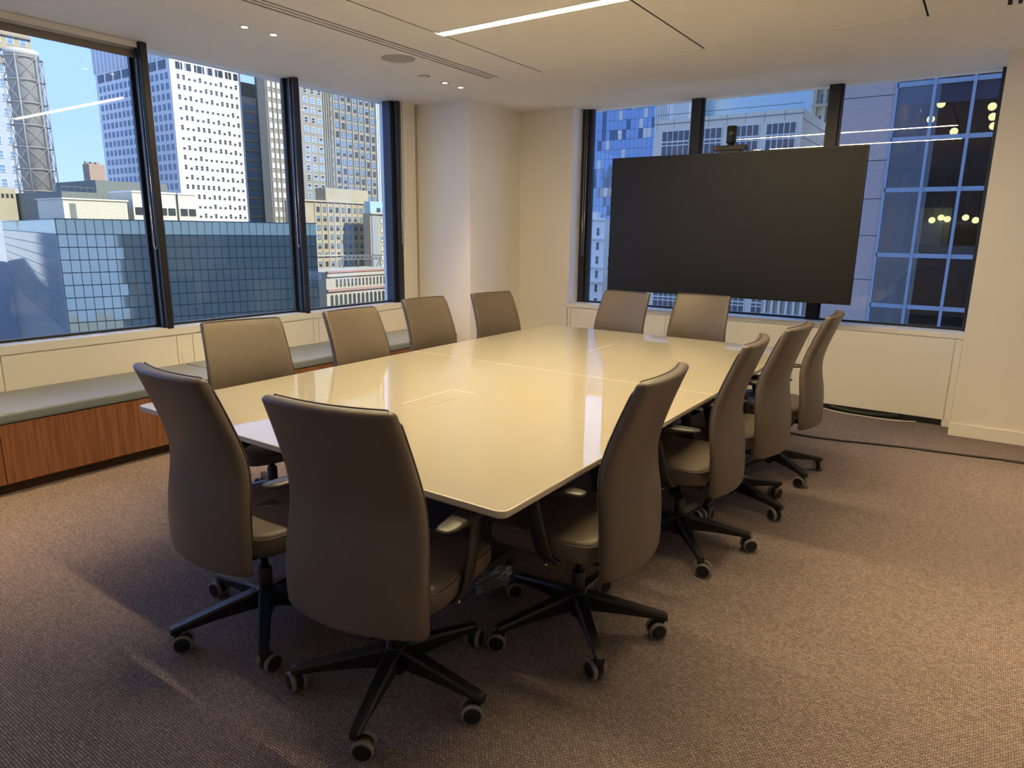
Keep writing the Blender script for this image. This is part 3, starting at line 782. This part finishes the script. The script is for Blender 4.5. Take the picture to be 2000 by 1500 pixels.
class Tower:
    def __init__(s, name, label, box, wall, cat='building', rz=0.0, origin=None):
        x0, x1, y0, y1, z0, z1 = box
        s.o = origin if origin else ((x0+x1)/2, (y0+y1)/2, z0)
        s.root = thing(name, label, cat, s.o, rz)
        s.box = box; s.n = 0; s.extra = bmesh.new(); s.em = None
        s.part('wall', box, wall)
    def rel(s, b): return (b[0]-s.o[0], b[1]-s.o[0] if False else b[1]-s.o[0], b[2]-s.o[1], b[3]-s.o[1], b[4]-s.o[2], b[5]-s.o[2])
    def part(s, nm, b, mt, par=None): return boxobj(nm, s.rel(b), mt, par or s.root)
    def grid(s, face, a0, a1, z0, z1, nc, nr, w, h, frame, glass, kind='sash', glass2=None, nm='window', tilt=0.0, skip=0.0, pale=True):
        meshes = [mesh_of(nm, win_mesh(w, h, kind), [frame, glass, glass2 or glass])]
        if glass2:
            if kind == 'sash': meshes.append(mesh_of(nm, win_mesh(w, h, 'half'), [frame, glass, glass2]))
            else: meshes += [meshes[0]]*5 + [mesh_of(nm, win_mesh(w, h, kind), [frame, M['deep_glass'], glass2])]
            if pale: meshes.append(mesh_of(nm, win_mesh(w, h, kind), [frame, glass2, glass2]))
        for j in range(nr):
            for i in range(nc):
                if skip and random.random() < skip: continue
                a = a0+(a1-a0)*(i+.5)/nc; z = z1-(z1-z0)*(j+.5)/nr
                p, rz = ((s.box[1], a, z), R(90)) if face == 'E' else ((a, s.box[2], z), 0)
                p = (p[0]-s.o[0], p[1]-s.o[1], p[2]-s.o[2])
                tl = (random.gauss(0, tilt), 0, rz+random.gauss(0, tilt)) if tilt else (0, 0, rz)
                me = meshes[0] if len(meshes) == 1 else random.choice(meshes)
                if s.n < 300:
                    link(nm, me, s.root, p, rot=tl)
                else:
                    tmp = bmesh.new(); tmp.from_mesh(me)
                    bmesh.ops.transform(tmp, matrix=Matrix.Translation(p) @ Matrix.Rotation(rz, 4, 'Z'), verts=tmp.verts)
                    m2 = bpy.data.meshes.new('t'); tmp.to_mesh(m2); tmp.free()
                    s.extra.from_mesh(m2); bpy.data.meshes.remove(m2)
                    s.em = [frame, glass, glass2 or glass]
                s.n += 1
    def done(s):
        if s.em: tag(obj('far_windows', s.extra, s.em, s.root), kind='stuff')
        else: s.extra.free()
def ribs(tw, face, a0, a1, n, z0, z1, w, d, mt, nm='pier'):
    for i in range(n+1):
        a = a0+(a1-a0)*i/n
        if face == 'E': tw.part(nm, (tw.box[1], tw.box[1]+d, a-w/2, a+w/2, z0, z1), mt)
        else: tw.part(nm, (a-w/2, a+w/2, tw.box[2]-d, tw.box[2], z0, z1), mt)
def bands(tw, face, a0, a1, zs, h, d, mt, nm='ledge'):
    for z in zs:
        if face == 'E': tw.part(nm, (tw.box[1], tw.box[1]+d, a0, a1, z-h/2, z+h/2), mt)
        else: tw.part(nm, (a0, a1, tw.box[2]-d, tw.box[2], z-h/2, z+h/2), mt)

# white slab tower
t = Tower('white_tower', 'tall white stone office tower with one shaded blue side', (-305, -250, 143.5, 172, -40, 78), M['b_white'])
t.grid('E', 145.2, 170.8, -2.5, 57.2, 12, 17, 1.2, 1.8, M['w_frame'], M['w_dark'], 'sash', M['w_pale'], pale=False)
for k, (a, b) in enumerate(((145.6, 148.2), (149.2, 151.8), (152.8, 156.8), (157.8, 160.2), (161.2, 164.4), (165.4, 168.0), (168.8, 171.0))):
    t.part('louvre', (-250, -249.8, a, b, 58.0, 60.4), M['w_dark'])
ribs(t, 'E', 145.2, 170.8, 12, -40, 78, 0.18, 0.25, M['b_white'])
t.grid('S', -303.5, -251.0, -2.5, 57.2, 16, 17, 1.5, 2.0, M['w_framed'], M['w_blue'], 'sash')
for k in range(8): t.part('louvre', (-303+k*6.5, -298.2+k*6.5, 143.3, 143.5, 57.9, 60.8), M['w_dark'])
ribs(t, 'S', -304.5, -250.5, 18, 61.5, 78, 0.9, 0.7, M['b_white'])
t.done()
# grey banded block and brown brick tower
t = Tower('banded_block', 'grey office block with blue ribbon windows beside white tower', (-290, -262.5, 172.5, 199, -40, 55.3), M['b_conc'])
t.part('penthouse', (-288, -264, 180.4, 196, 55.3, 61.2), M['b_brown'])
for j in range(13):
    z = 51.5-j*3.9
    for i in range(4): t.part('ribbon_window', (-262.5, -262.3, 176.2+i*4.9, 180.7+i*4.9, z-1.1, z+1.1), M['w_ribbon'])
bands(t, 'E', 172.5, 196, [51.5-1.95-j*3.9 for j in range(13)], 0.5, 0.5, M['b_conc'])
t.done()
t = Tower('brown_tower', 'brown brick tower with pale sash windows left of second mullion', (-240, -235, 172.2, 184.1, -40, 90), M['b_brown'])
t.grid('E', 172.8, 183.6, -2, 61.5, 5, 17, 1.35, 2.0, M['w_frame'], M['w_pale'], 'sash')
ribs(t, 'E', 172.8, 183.6, 5, -40, 90, 0.5, 0.5, M['b_brown'])
t.done()
# tan setback tower
t = Tower('tan_tower', 'tall tan stone tower with many dark windows and setbacks', (-258, -230, 184.2, 225.4, -40, 92), M['b_tan'])
t.grid('E', 185.0, 195.5, 2, 61, 3, 16, 2.0, 2.3, M['w_frame'], M['w_blue'], 'sash', M['w_dark'])
t.grid('E', 201.0, 224.9, 2, 61, 7, 16, 1.75, 2.4, M['w_framed'], M['w_dark'], 'sash', M['w_blue'])
for j in range(16): t.part('slot_window', (-230, -229.85, 199.2, 199.8, 3+j*3.69, 5.2+j*3.69), M['w_dark'])
ribs(t, 'E', 195.7, 199.0, 3, -40, 92, 0.3, 0.5, M['b_tan'])
ribs(t, 'E', 201.0, 224.9, 7, -40, 92, 0.7, 0.45, M['b_tan'])
t.done()
t = Tower('limestone_block', 'warm limestone block with rows of windows below the tan tower', (-222, -215, 168, 206, -50, 12.2), M['b_gold'])
t.part('upper_block', (-221.5, -215.4, 182.5, 205, 12.2, 17.6), M['b_gold'])
t.grid('E', 176.5, 205.0, -24, 11.0, 9, 10, 1.5, 2.0, M['w_framed'], M['w_dark'], 'sash', M['w_blue'])
ribs(t, 'E', 176.5, 205, 9, -50, 12.2, 0.5, 0.3, M['b_gold'])
bands(t, 'E', 166, 206, [12.4, -8.5], 0.6, 0.7, M['b_orn'])
t.done()
t = Tower('golden_block', 'sunlit stone block with blue mansard cap beside the last frame', (-204, -200, 191.0, 215, -50, 8.0), M['b_gold'])
t.part('mansard', (-203.6, -200.4, 191.6, 214, 8.0, 12.6), M['skyblue'])
t.part('shaft', (-200, -199.6, 191.6, 195.0, -14, 7.2), M['b_grey'])
t.grid('E', 195.6, 214, -22, 7.0, 6, 8, 1.3, 2.0, M['w_framed'], M['w_pale'], 'sash', M['w_blue'])
for i in range(5): t.part('dormer_window', (-200.6, -200.3, 195+i*3.2, 197+i*3.2, 8.6, 10.2), M['w_dark'])
bands(t, 'E', 190.4, 215, [8.1], 0.7, 0.9, M['b_orn'])
t.done()
t = Tower('arcaded_block', 'low ornate limestone block with arched top windows and cornices', (-190, -170, 142.5, 178, -50, -11.6), M['b_orn'])
bands(t, 'E', 142.5, 178, [-11.6], 0.5, 0.9, mat('red_roof_tile', (0.35, 0.17, 0.12), 0.8), 'cornice')
bands(t, 'E', 142.5, 178, [-12.6], 1.0, 0.7, M['b_orn'], 'cornice')
bands(t, 'E', 142.5, 178, [-17.4], 0.7, 0.8, mat('terracotta_cornice', (0.33, 0.2, 0.15), 0.8), 'cornice')
t.grid('E', 146, 172, -17.0, -13.4, 16, 1, 0.9, 2.6, M['b_orn'], M['w_dark'], 'sash')
bm = bmesh.new()
add_box(bm, -.55, .55, -.15, .05, -1.9, 0.9)
prev = [bm.verts.new((0.55*math.cos(math.pi*k/8), -.15, 0.9+0.55*math.sin(math.pi*k/8))) for k in range(9)]
bck = [bm.verts.new((v.co.x, .05, v.co.z)) for v in prev]
bm.faces.new(prev); bm.faces.new(bck[::-1])
for k in range(8): bm.faces.new((prev[k], prev[k+1], bck[k+1], bck[k]))
ARCH = mesh_of('arched_window', bm, M['w_dark'])
for i in range(14): link('arched_window', ARCH, t.root, (-170-t.o[0], 144.5+i*1.9-t.o[1], -20.3-t.o[2]), R(90))
t.done()
# steel sign frame on that roof
t = thing('roof_truss', 'steel lattice frame standing on the ornate block roof', 'roof frame', (-186, 172, -11.6))
for k in range(10):
    bm = bmesh.new(); y = -9+k*2
    add_tube(bm, [(0, y, 2.8), (0, y+2, 4.2)], 0.14, 6); add_tube(bm, [(0, y, 4.2), (0, y+2, 2.8)], 0.14, 6); obj('lattice_bay', bm, M['steel'], t)
for z in (2.8, 4.2):
    bm = bmesh.new(); add_tube(bm, [(0, -10, z), (0, 11, z)], 0.18, 6); obj('chord', bm, M['steel'], t)
for y in (-8, -1, 6, 10):
    bm = bmesh.new(); add_tube(bm, [(0, y, 0), (0, y, 2.8)], 0.2, 6); add_tube(bm, [(-2, y, 0), (0, y, 2.8)], 0.12, 6); obj('post', bm, M['steel'], t)
t = Tower('striped_tower', 'slim bright white tower with vertical stripes behind the tan tower', (-352, -330, 318, 338, -40, 100), M['b_white'])
ribs(t, 'E', 319, 337, 12, -40, 100, 0.6, 0.8, M['b_white'])
for i in range(12): t.part('window_strip', (-330, -329.8, 319.3+i*1.5, 320.2+i*1.5, -40, 98), M['w_blue'])
t.done()
t = Tower('far_left_tower', 'pale block with paired windows behind the chimney at the left edge', (-290, -240, 62, 95.3, -40, 75), M['b_greyblue'])
t.part('stone_crown', (-241, -239.96, 62, 95.4, 48, 75), M['b_gold'])
t.grid('E', 82, 95, 4, 72, 4, 17, 1.8, 2.3, M['w_frame'], M['w_blue'], 'sash')
bands(t, 'E', 80, 95.4, [47.5, 51.3, 55.2, 59, 63], 0.5, 0.7, M['b_brown'])
t.done()

# green curtain-wall building, turned against our grid
GO = (-110.2, 43.4, -40.0)
t = Tower('green_glass_building', 'low green glass curtain-wall building filling the lower side windows', (-120+GO[0], GO[0], GO[1], GO[1]+39.4, -40, 2.7), M['green_mull'], rz=R(-16), origin=GO)
def grel(x0, x1, y0, y1, z0, z1): return (GO[0]+x0, GO[0]+x1, GO[1]+y0, GO[1]+y1, z0, z1)
NC = 33; cw = 39.4/NC
bm = bmesh.new(); add_box(bm, -cw/2+.05, cw/2-.05, -.10, .02, -1.13, 1.13); BAND = mesh_of('spandrel_panel', bm, M['green_band'])
for i in range(NC): link('spandrel_panel', BAND, t.root, (0.02, (i+.5)*cw, 1.565+40), R(90))
bm = bmesh.new(); add_box(bm, -cw/2+.045, cw/2-.045, -.06, .02, -.86, .86); PANE = mesh_of('pane', bm, M['green_glass'])
for j in range(8):
    for i in range(NC):
        link('pane', PANE, t.root, (0.05, (i+.5)*cw, -0.5-j*1.85+40), rot=(random.gauss(0, .003), 0, R(90)+random.gauss(0, .0035)))
bm = bmesh.new()
for j in range(8):
    for i in range(42): add_box(bm, -118+i*2.8+.06, -118+i*2.8+2.74, -.08, .02, -.86-0.5-j*1.85+40, .86-0.5-j*1.85+40)
for j in range(12):
    for i in range(NC): add_box(bm, -.02, .06, i*cw+.045, (i+1)*cw-.045, -.86-15.3-j*1.85+40, .86-15.3-j*1.85+40)
tag(obj('far_panes', bm, M['green_glass'], t.root), kind='stuff')
bm = bmesh.new()
for i in range(42): add_box(bm, -118+i*2.8+.06, -118+i*2.8+2.74, -.10, .02, .5+40, 2.7+40)
tag(obj('far_spandrels', bm, M['green_band'], t.root), kind='stuff')
for z in (0.44, 2.62): t.part('coping', grel(-120, .16, -.16, 39.5, z-.07, z+.07), M['green_mull'])
t.done()
# things on its roof
t = Tower('roof_penthouse', 'long grey-green metal penthouse on the glass building roof', (-175, -152, 62.0, 84, 2.7, 8.4), M['b_roof'])
t.part('upper_storey', (-175, -156, 70.5, 86, 8.4, 11.2), M['b_roof'])
for k in range(7): t.part('seam', (-152, -151.9, 64+k*3, 64.12+k*3, 2.7, 8.4), M['b_grey'])
for k in range(6):
    bm = bmesh.new(); add_tube(bm, [(-154-t.o[0], 63+k*1.2-t.o[1], 8.4-t.o[2]), (-154-t.o[0], 63+k*1.2-t.o[1], 9.5-t.o[2])], .05, 5); obj('railing_post', bm, M['steel'], t.root)
t.part('railing', (-154.05, -153.95, 63, 69.2, 9.4, 9.5), M['steel'])
t.done()
t = Tower('roof_shed', 'cream corrugated shed in the sun on the glass building roof', (-146, -135.5, 55.2, 66.3, 2.7, 6.4), M['b_shed'])
for k in range(36): t.part('corrugation', (-135.5, -135.4, 56+k*.285, 56.13+k*.285, 2.8, 6.1), M['b_shed'])
t.part('eave', (-146.3, -135.2, 55, 66.5, 6.3, 6.55), M['b_shed'])
t.part('door', (-135.5, -135.35, 56.2, 57.2, 2.8, 5.6), M['b_roof'])
t.done()
for i, (y0, lab) in enumerate(((68.2, 'cream rooftop plant unit left of the first mullion'), (73.0, 'cream rooftop plant unit right of the first mullion'), (77.4, 'cream rooftop plant unit in front of the white tower'))):
    t = Tower('plant_unit', lab, (-146, -137, y0, y0+3.9, 3.0, 8.4), M['b_shed'], 'roof unit')
    t.part('intake', (-137, -136.85, y0+.3, y0+1.8, 4.0, 5.4), M['w_dark']); t.part('intake', (-137, -136.85, y0+2.1, y0+3.6, 4.0, 5.4), M['w_dark'])
    t.part('cap', (-146.2, -136.8, y0-.1, y0+4.0, 8.2, 8.5), M['b_white']); t.part('skid', (-146, -137, y0+.1, y0+3.8, 2.7, 3.0), M['steel'])
    t.done()
t = Tower('brick_stub', 'small brick chimney block above the penthouse roof', (-171, -168, 75.0, 78.4, 11.2, 15.4), mat('pale_brick', (0.34, 0.24, 0.18), 0.9), 'chimney')
for k in range(3): t.part('chimney_pot', (-170.6, -169.8, 75.2+k*1.1, 75.9+k*1.1, 15.4, 16.0), M['b_brown'])
t.done()
# round stack inside a steel lattice
CX, CY = -185.5, 71.3
t = thing('smokestack', 'tall round flue stack inside a steel lattice frame', 'chimney', (CX, CY, 2.7))
bm = bmesh.new(); add_lathe(bm, [(3.2, 4.5), (3.2, 36.4), (3.4, 36.5), (3.4, 37.6), (2.7, 37.7)], 32); obj('flue', bm, M['b_stack'], t)
zs = [2.0+4.85*k for k in range(8)]
q = 4.0
cs = [(q*math.cos(R(a)), q*math.sin(R(a))) for a in (20, 80, 140, 200, 260, 320)]
for c in cs:
    bm = bmesh.new(); add_tube(bm, [(c[0], c[1], 0), (c[0], c[1], 36.4)], 0.15, 6); obj('lattice_post', bm, M['lattice'], t)
for z in zs:
    bm = bmesh.new(); add_tube(bm, [(c[0], c[1], z) for c in cs]+[(cs[0][0], cs[0][1], z)], 0.14, 6); obj('ring_beam', bm, M['lattice'], t)
for k in range(len(zs)-1):
    for i in range(6):
        a, b = cs[i], cs[(i+1) % 6]
        bm = bmesh.new()
        add_tube(bm, [(a[0], a[1], zs[k]), (b[0], b[1], zs[k+1])], 0.065, 5); add_tube(bm, [(b[0], b[1], zs[k]), (a[0], a[1], zs[k+1])], 0.065, 5)
        obj('cross_brace', bm, M['lattice'], t)
t = Tower('stack_plinth', 'brown louvred housing at the foot of the flue stack', (-190, -181, 66.2, 73.5, 2.7, 9.0) if False else (-178, -172.5, 57.6, 61.5, 2.7, 9.4), M['b_gold'], 'roof unit')
for k in range(4): t.part('vent_hole', (-172.5, -172.35, 58+k*.85, 58.45+k*.85, 7.4, 8.2), M['w_dark'])
t.done()

# ---- beyond the back window
t = Tower('blue_glass_tower', 'tall blue glass tower behind left part of the back window', (-121, -94.6, 220, 250, -40, 60), M['w_framed'])
t.grid('S', -120.8, -94.8, 14, 58, 17, 14, 1.46, 3.04, M['w_framed'], M['blue_glass'], 'flush', M['tan_glass'], 'pane', 0.012)
t.grid('S', -120.8, -94.8, -27, 14, 17, 13, 1.46, 3.04, M['w_framed'], M['blue_glass'], 'flush', M['blue_glass'], 'pane', 0.012)
t.done()
t = Tower('pale_slim_building', 'slim pale carved building at the lower left of the back window', (-84.5, -76.4, 150, 165, -45, 4.8), M['b_white'])
t.grid('S', -83.8, -77.0, -17, 3.6, 3, 6, 0.8, 1.9, M['w_frame'], M['w_dark'], 'sash')
bands(t, 'S', -84.8, -76.1, [4.9, 0.3, -6.6, -10.2], 0.5, 0.6, M['b_white'], 'cornice')
t.part('gable', (-82, -78.6, 150, 152, 4.8, 6.6), M['b_white'])
t.done()
t = Tower('concrete_block', 'pale concrete block with grids of square windows behind the screen', (-47.4, -24.1, 110, 134, -45, 19.9), M['b_conc'])
for i in range(8): t.part('panel_joint', (-47.0+i*2.9, -46.95+i*2.9, 109.95, 110, 18.4, 19.9), M['b_grey'])
t.part('parapet', (-47.5, -24.0, 109.9, 110.3, 19.2, 19.32), M['b_grey'])
for zt_ in (18.0, 9.5, 1.0, -7.4):
    for (a, b) in ((-46.0, -41.3), (-40.6, -36.0), (-34.9, -30.3), (-29.2, -24.9)):
        g = t.part('window_grid', (a-.1, b+.1, 109.9, 110, zt_-5.6, zt_+.1), M['b_white'])
        n = 5; ww = (b-a)/n
        for i in range(n):
            for (z1_, hh) in ((zt_, 1.5), (zt_-1.75, 0.35), (zt_-2.3, 1.5), (zt_-4.0, 1.4)):
                t.part('pane', (a+i*ww+.08, a+(i+1)*ww-.08, 109.85, 109.95, z1_-hh, z1_), M['w_dark'], g)
for z in (18.5, 16.0, 13.0, 10.0): t.part('side_joint', (-24.1, -24.05, 110, 134, z-.05, z+.05), M['b_grey'])
t.part('parapet_rail', (-47.4, -24.2, 110.5, 110.56, 20.7, 20.78), M['steel'])
t.done()
t = Tower('sky_blue_slab', 'flat sky-blue clad slab building with louvred crown', (-66, -33.6, 160, 190, -40, 32.2), M['skyblue'])
for k in range(30): t.part('louvre_fin', (-46.6+k*.44, -46.4+k*.44, 159.9, 161.5, 32.2, 37), M['b_white'])
t.part('louvre_back', (-46.6, -33.6, 161.6, 162, 32.2, 37), M['b_grey'])
t.part('white_coping', (-62, -46.6, 159.8, 161, 32.2, 35.5), M['b_white'])
t.part('corner_pier', (-33.6, -29.8, 159, 175, -40, 34.5), M['b_conc'])
t.done()
t = Tower('white_roof_pavilion', 'bright white rooftop structure with one big window', (-64.8, -56.0, 150, 156, -40, 38), M['b_white'])
ribs(t, 'S', -64.6, -61.8, 5, 18, 38, 0.16, 0.5, M['b_white'])
t.part('big_window', (-60.6, -56.9, 149.85, 150, 25.6, 29.8), M['w_pale']); t.part('window_head', (-60.9, -56.6, 149.7, 150, 29.8, 30.2), M['b_conc'])
t.done()
t = Tower('ornate_tower', 'cream ornate stone tower sliver left of the granite tower', (-28.4, -20.0, 135.2, 150, -45, 45), M['b_orn'])
bands(t, 'S', -28.4, -20, [27.2, 24.2, 21.0, 17.6], 0.5, 0.7, M['b_orn'], 'cornice')
for k in range(4): t.part('pilaster', (-28.2+k*1.6, -27.6+k*1.6, 134.7, 135.2, 5, 45), M['b_orn'])
t.grid('S', -27.6, -21.2, 5, 27, 4, 6, 0.7, 2.0, M['b_orn'], M['w_dark'], 'sash')
t.done()
t = Tower('carved_annex', 'ornate limestone annex with lattice frieze below the screen', (-23.9, -14, 96, 108, -45, -6.6), M['b_orn'])
bands(t, 'S', -23.9, -14, [-6.7, -9.2], 0.35, 0.5, M['b_white'], 'cornice')
for k in range(10): t.part('frieze_post', (-23.6+k*.95, -23.3+k*.95, 95.7, 96, -9.0, -6.9), M['b_white'])
t.done()

# granite and glass tower close by on the right
GY = 40.0
t = thing('granite_glass_tower', 'near granite and glass office tower filling the right window', 'building', (0, GY, -45))
def gp(nm, b, mt, par=None): return boxobj(nm, (b[0], b[1], b[2]-GY, b[3]-GY, b[4]+45, b[5]+45), mt, par or t)
gp('core', (-6.62, -3.95, GY+.12, GY+24, -45, 80), M['b_grey'])
zj = [-45, -20, -8.5, -4.6, -0.75, 1.6, 3.5, 5.45, 8.65, 11.9, 15.2, 20, 30, 45, 80]
for a, b in zip(zj[:-1], zj[1:]):
    gp('granite_panel', (-6.62, -3.93, GY, GY+.12, a+.02, b-.02), M['granite'])
gp('corner_post', (-3.93, -3.80, GY-.05, GY+.2, -45, 45), M['gmull'])
mx_ = [-3.85+1.66*k for k in range(14)]
tz = [-45, -20, -12.5, -7.3, -4.7, -2.07, 0.6, 3.93, 6.43, 9.07, 11.7, 14.3, 17, 25, 45]
for x in mx_[1:]: gp('mullion', (x-.07, x+.07, GY-.10, GY+.12, -45, 45), M['gmull'])
for z in tz[1:-1]: gp('transom', (mx_[0], mx_[-1], GY-.05, GY+.10, z-.11, z+.11), M['gmull'])
for a, b in zip(mx_[:-1], mx_[1:]):
    for c, d in zip(tz[:-1], tz[1:]): gp('pane', (a+.07, b-.07, GY+.02, GY+.06, c+.11, d-.11), M['seeglass'])
# the floors behind that glass
gp('added_reflection_block', (-6.62, 20, GY+24.01, GY+52, -45, 80), M['b_grey']); gp('added_sun_block', (6, 40, GY+52.01, GY+93, -45, 80), M['b_grey'])  # unseen, added: first darkens the green glass reflection, second shades the concrete block
gp('back_wall', (-3.9, 20, GY+14, GY+14.3, -45, 45), M['lit_in'])
gp('end_wall', (19.6, 20, GY+.3, GY+14, -45, 45), M['lit_in'])
gp('inner_wall', (-3.95, -3.7, GY+.3, GY+14, -45, 45), mat('inner_partition', (0.3, 0.28, 0.25), 0.8))
for z in (-10, -4.4, 0.9 if False else -0.2, 5.3, 10.6, 16, 22, 30): gp('floor_slab', (-3.9, 20, GY+.25, GY+14, z-.35, z+.35), M['lit_in'])
for k in range(5): gp('ceiling_beam', (-3.5, 20, GY+2+k*2.4, GY+2.3+k*2.4, 9.7, 10.25), M['lit_in'])
gp('spandrel_blind', (-3.7, 0.9, GY+.14, GY+.2, 8.1, 8.95), mat('pulled_blind', (0.40, 0.48, 0.55), 0.6))
gp('lobby_partition', (-2.7, -0.9, GY+5, GY+5.2, -0.2, 3.2), mat('pale_partition', (0.42, 0.45, 0.38), 0.8))
gp('lobby_column', (-3.2, -2.8, GY+1.0, GY+1.4, -4.0, 10.2), mat('stone_column', (0.45, 0.38, 0.28), 0.7))
gp('desk_row', (-2.4, 6, GY+3, GY+4, 0.15, 1.1), M['b_brown'])
def globe(x, z, y, rad, top, label, group):
    k = (y+1.52)/45.52                      # same direction, own depth
    x, z = 1.07+(x-1.07)*k, 1.55+(z-1.55)*k
    g = thing('globe_lamp', label, 'lamp', (x, y, z), group=group)
    bm = bmesh.new(); bmesh.ops.create_icosphere(bm, subdivisions=3, radius=rad); obj('globe', bm, M['globe'], g, smooth=True)
    bm = bmesh.new(); add_tube(bm, [(0, 0, rad*.9), (0, 0, max(rad+.05, top-z))], .015, 5); obj('drop_rod', bm, M['steel'], g)
GG = 'globe lamps in the near tower'
for x, z, y, lab in ((-3.72, 9.02, 41.7, 'upper left globe lamp in the left pane column of the glass tower'),
                     (-3.22, 8.36, 43.6, 'second globe lamp from the left inside the glass tower'),
                     (-2.11, 8.64, 43.0, 'globe lamp at the top of the middle pane column of the glass tower'),
                     (-2.5, 7.88, 45.2, 'globe lamp half hidden by the mullion left of the middle panes'),
                     (-1.33, 7.16, 44.2, 'lone low globe lamp just above the lower reflected light line'),
                     (0.07, 8.97, 42.6, 'topmost of four globe lamps stacked by the window edge'),
                     (0.23, 8.3, 43.4, 'second of four globe lamps stacked by the window edge'),
                     (0.32, 7.79, 44.95, 'third of four globe lamps stacked by the window edge'),
                     (0.41, 7.32, 45.8, 'lowest of four globe lamps stacked by the window edge')):
    globe(x, z, y, 0.2, 10.2, lab, GG)
GG = 'lower globe lamps in the near tower'
for x, z, y, lab in ((-1.76, 2.48, 43.8, 'leftmost of the low row of globe lamps in the glass tower'), (-1.34, 2.62, 44.6, 'second of the low row of globe lamps in the glass tower'),
                     (-1.03, 2.54, 43.8, 'middle one of the low row of globe lamps in the glass tower'), (-0.19, 2.62, 44.4, 'fourth of the low row of globe lamps in the glass tower'),
                     (0.28, 2.48, 43.6, 'rightmost of the low row of globe lamps in the glass tower')):
    globe(x, z, y, 0.17, 4.9, lab, GG)
for k in range(4):
    g = thing('office_strip_light', ('leftmost', 'second', 'third', 'rightmost')[k]+' short strip light on the ceiling inside the glass tower', 'lamp', (-1.9+k*1.1, 46.5+k, 9.60), group='strip lights in the near tower')
    bm = bmesh.new(); add_box(bm, -.28, .28, -.05, .05, -.06, .0); obj('tube', bm, M['strip'], g); bm = bmesh.new(); add_box(bm, -.3, .3, -.06, .06, .0, .06); obj('housing', bm, M['b_white'], g)
# street level far below
gr = boxobj('street_ground', (-500, 200, -200, 500, -46, -45.2), mat('street_and_low_roofs', (0.34, 0.31, 0.27), 0.9, noise=(0.05, 0.3))); tag(gr, 'asphalt ground far below between the buildings', 'ground', kind='structure')
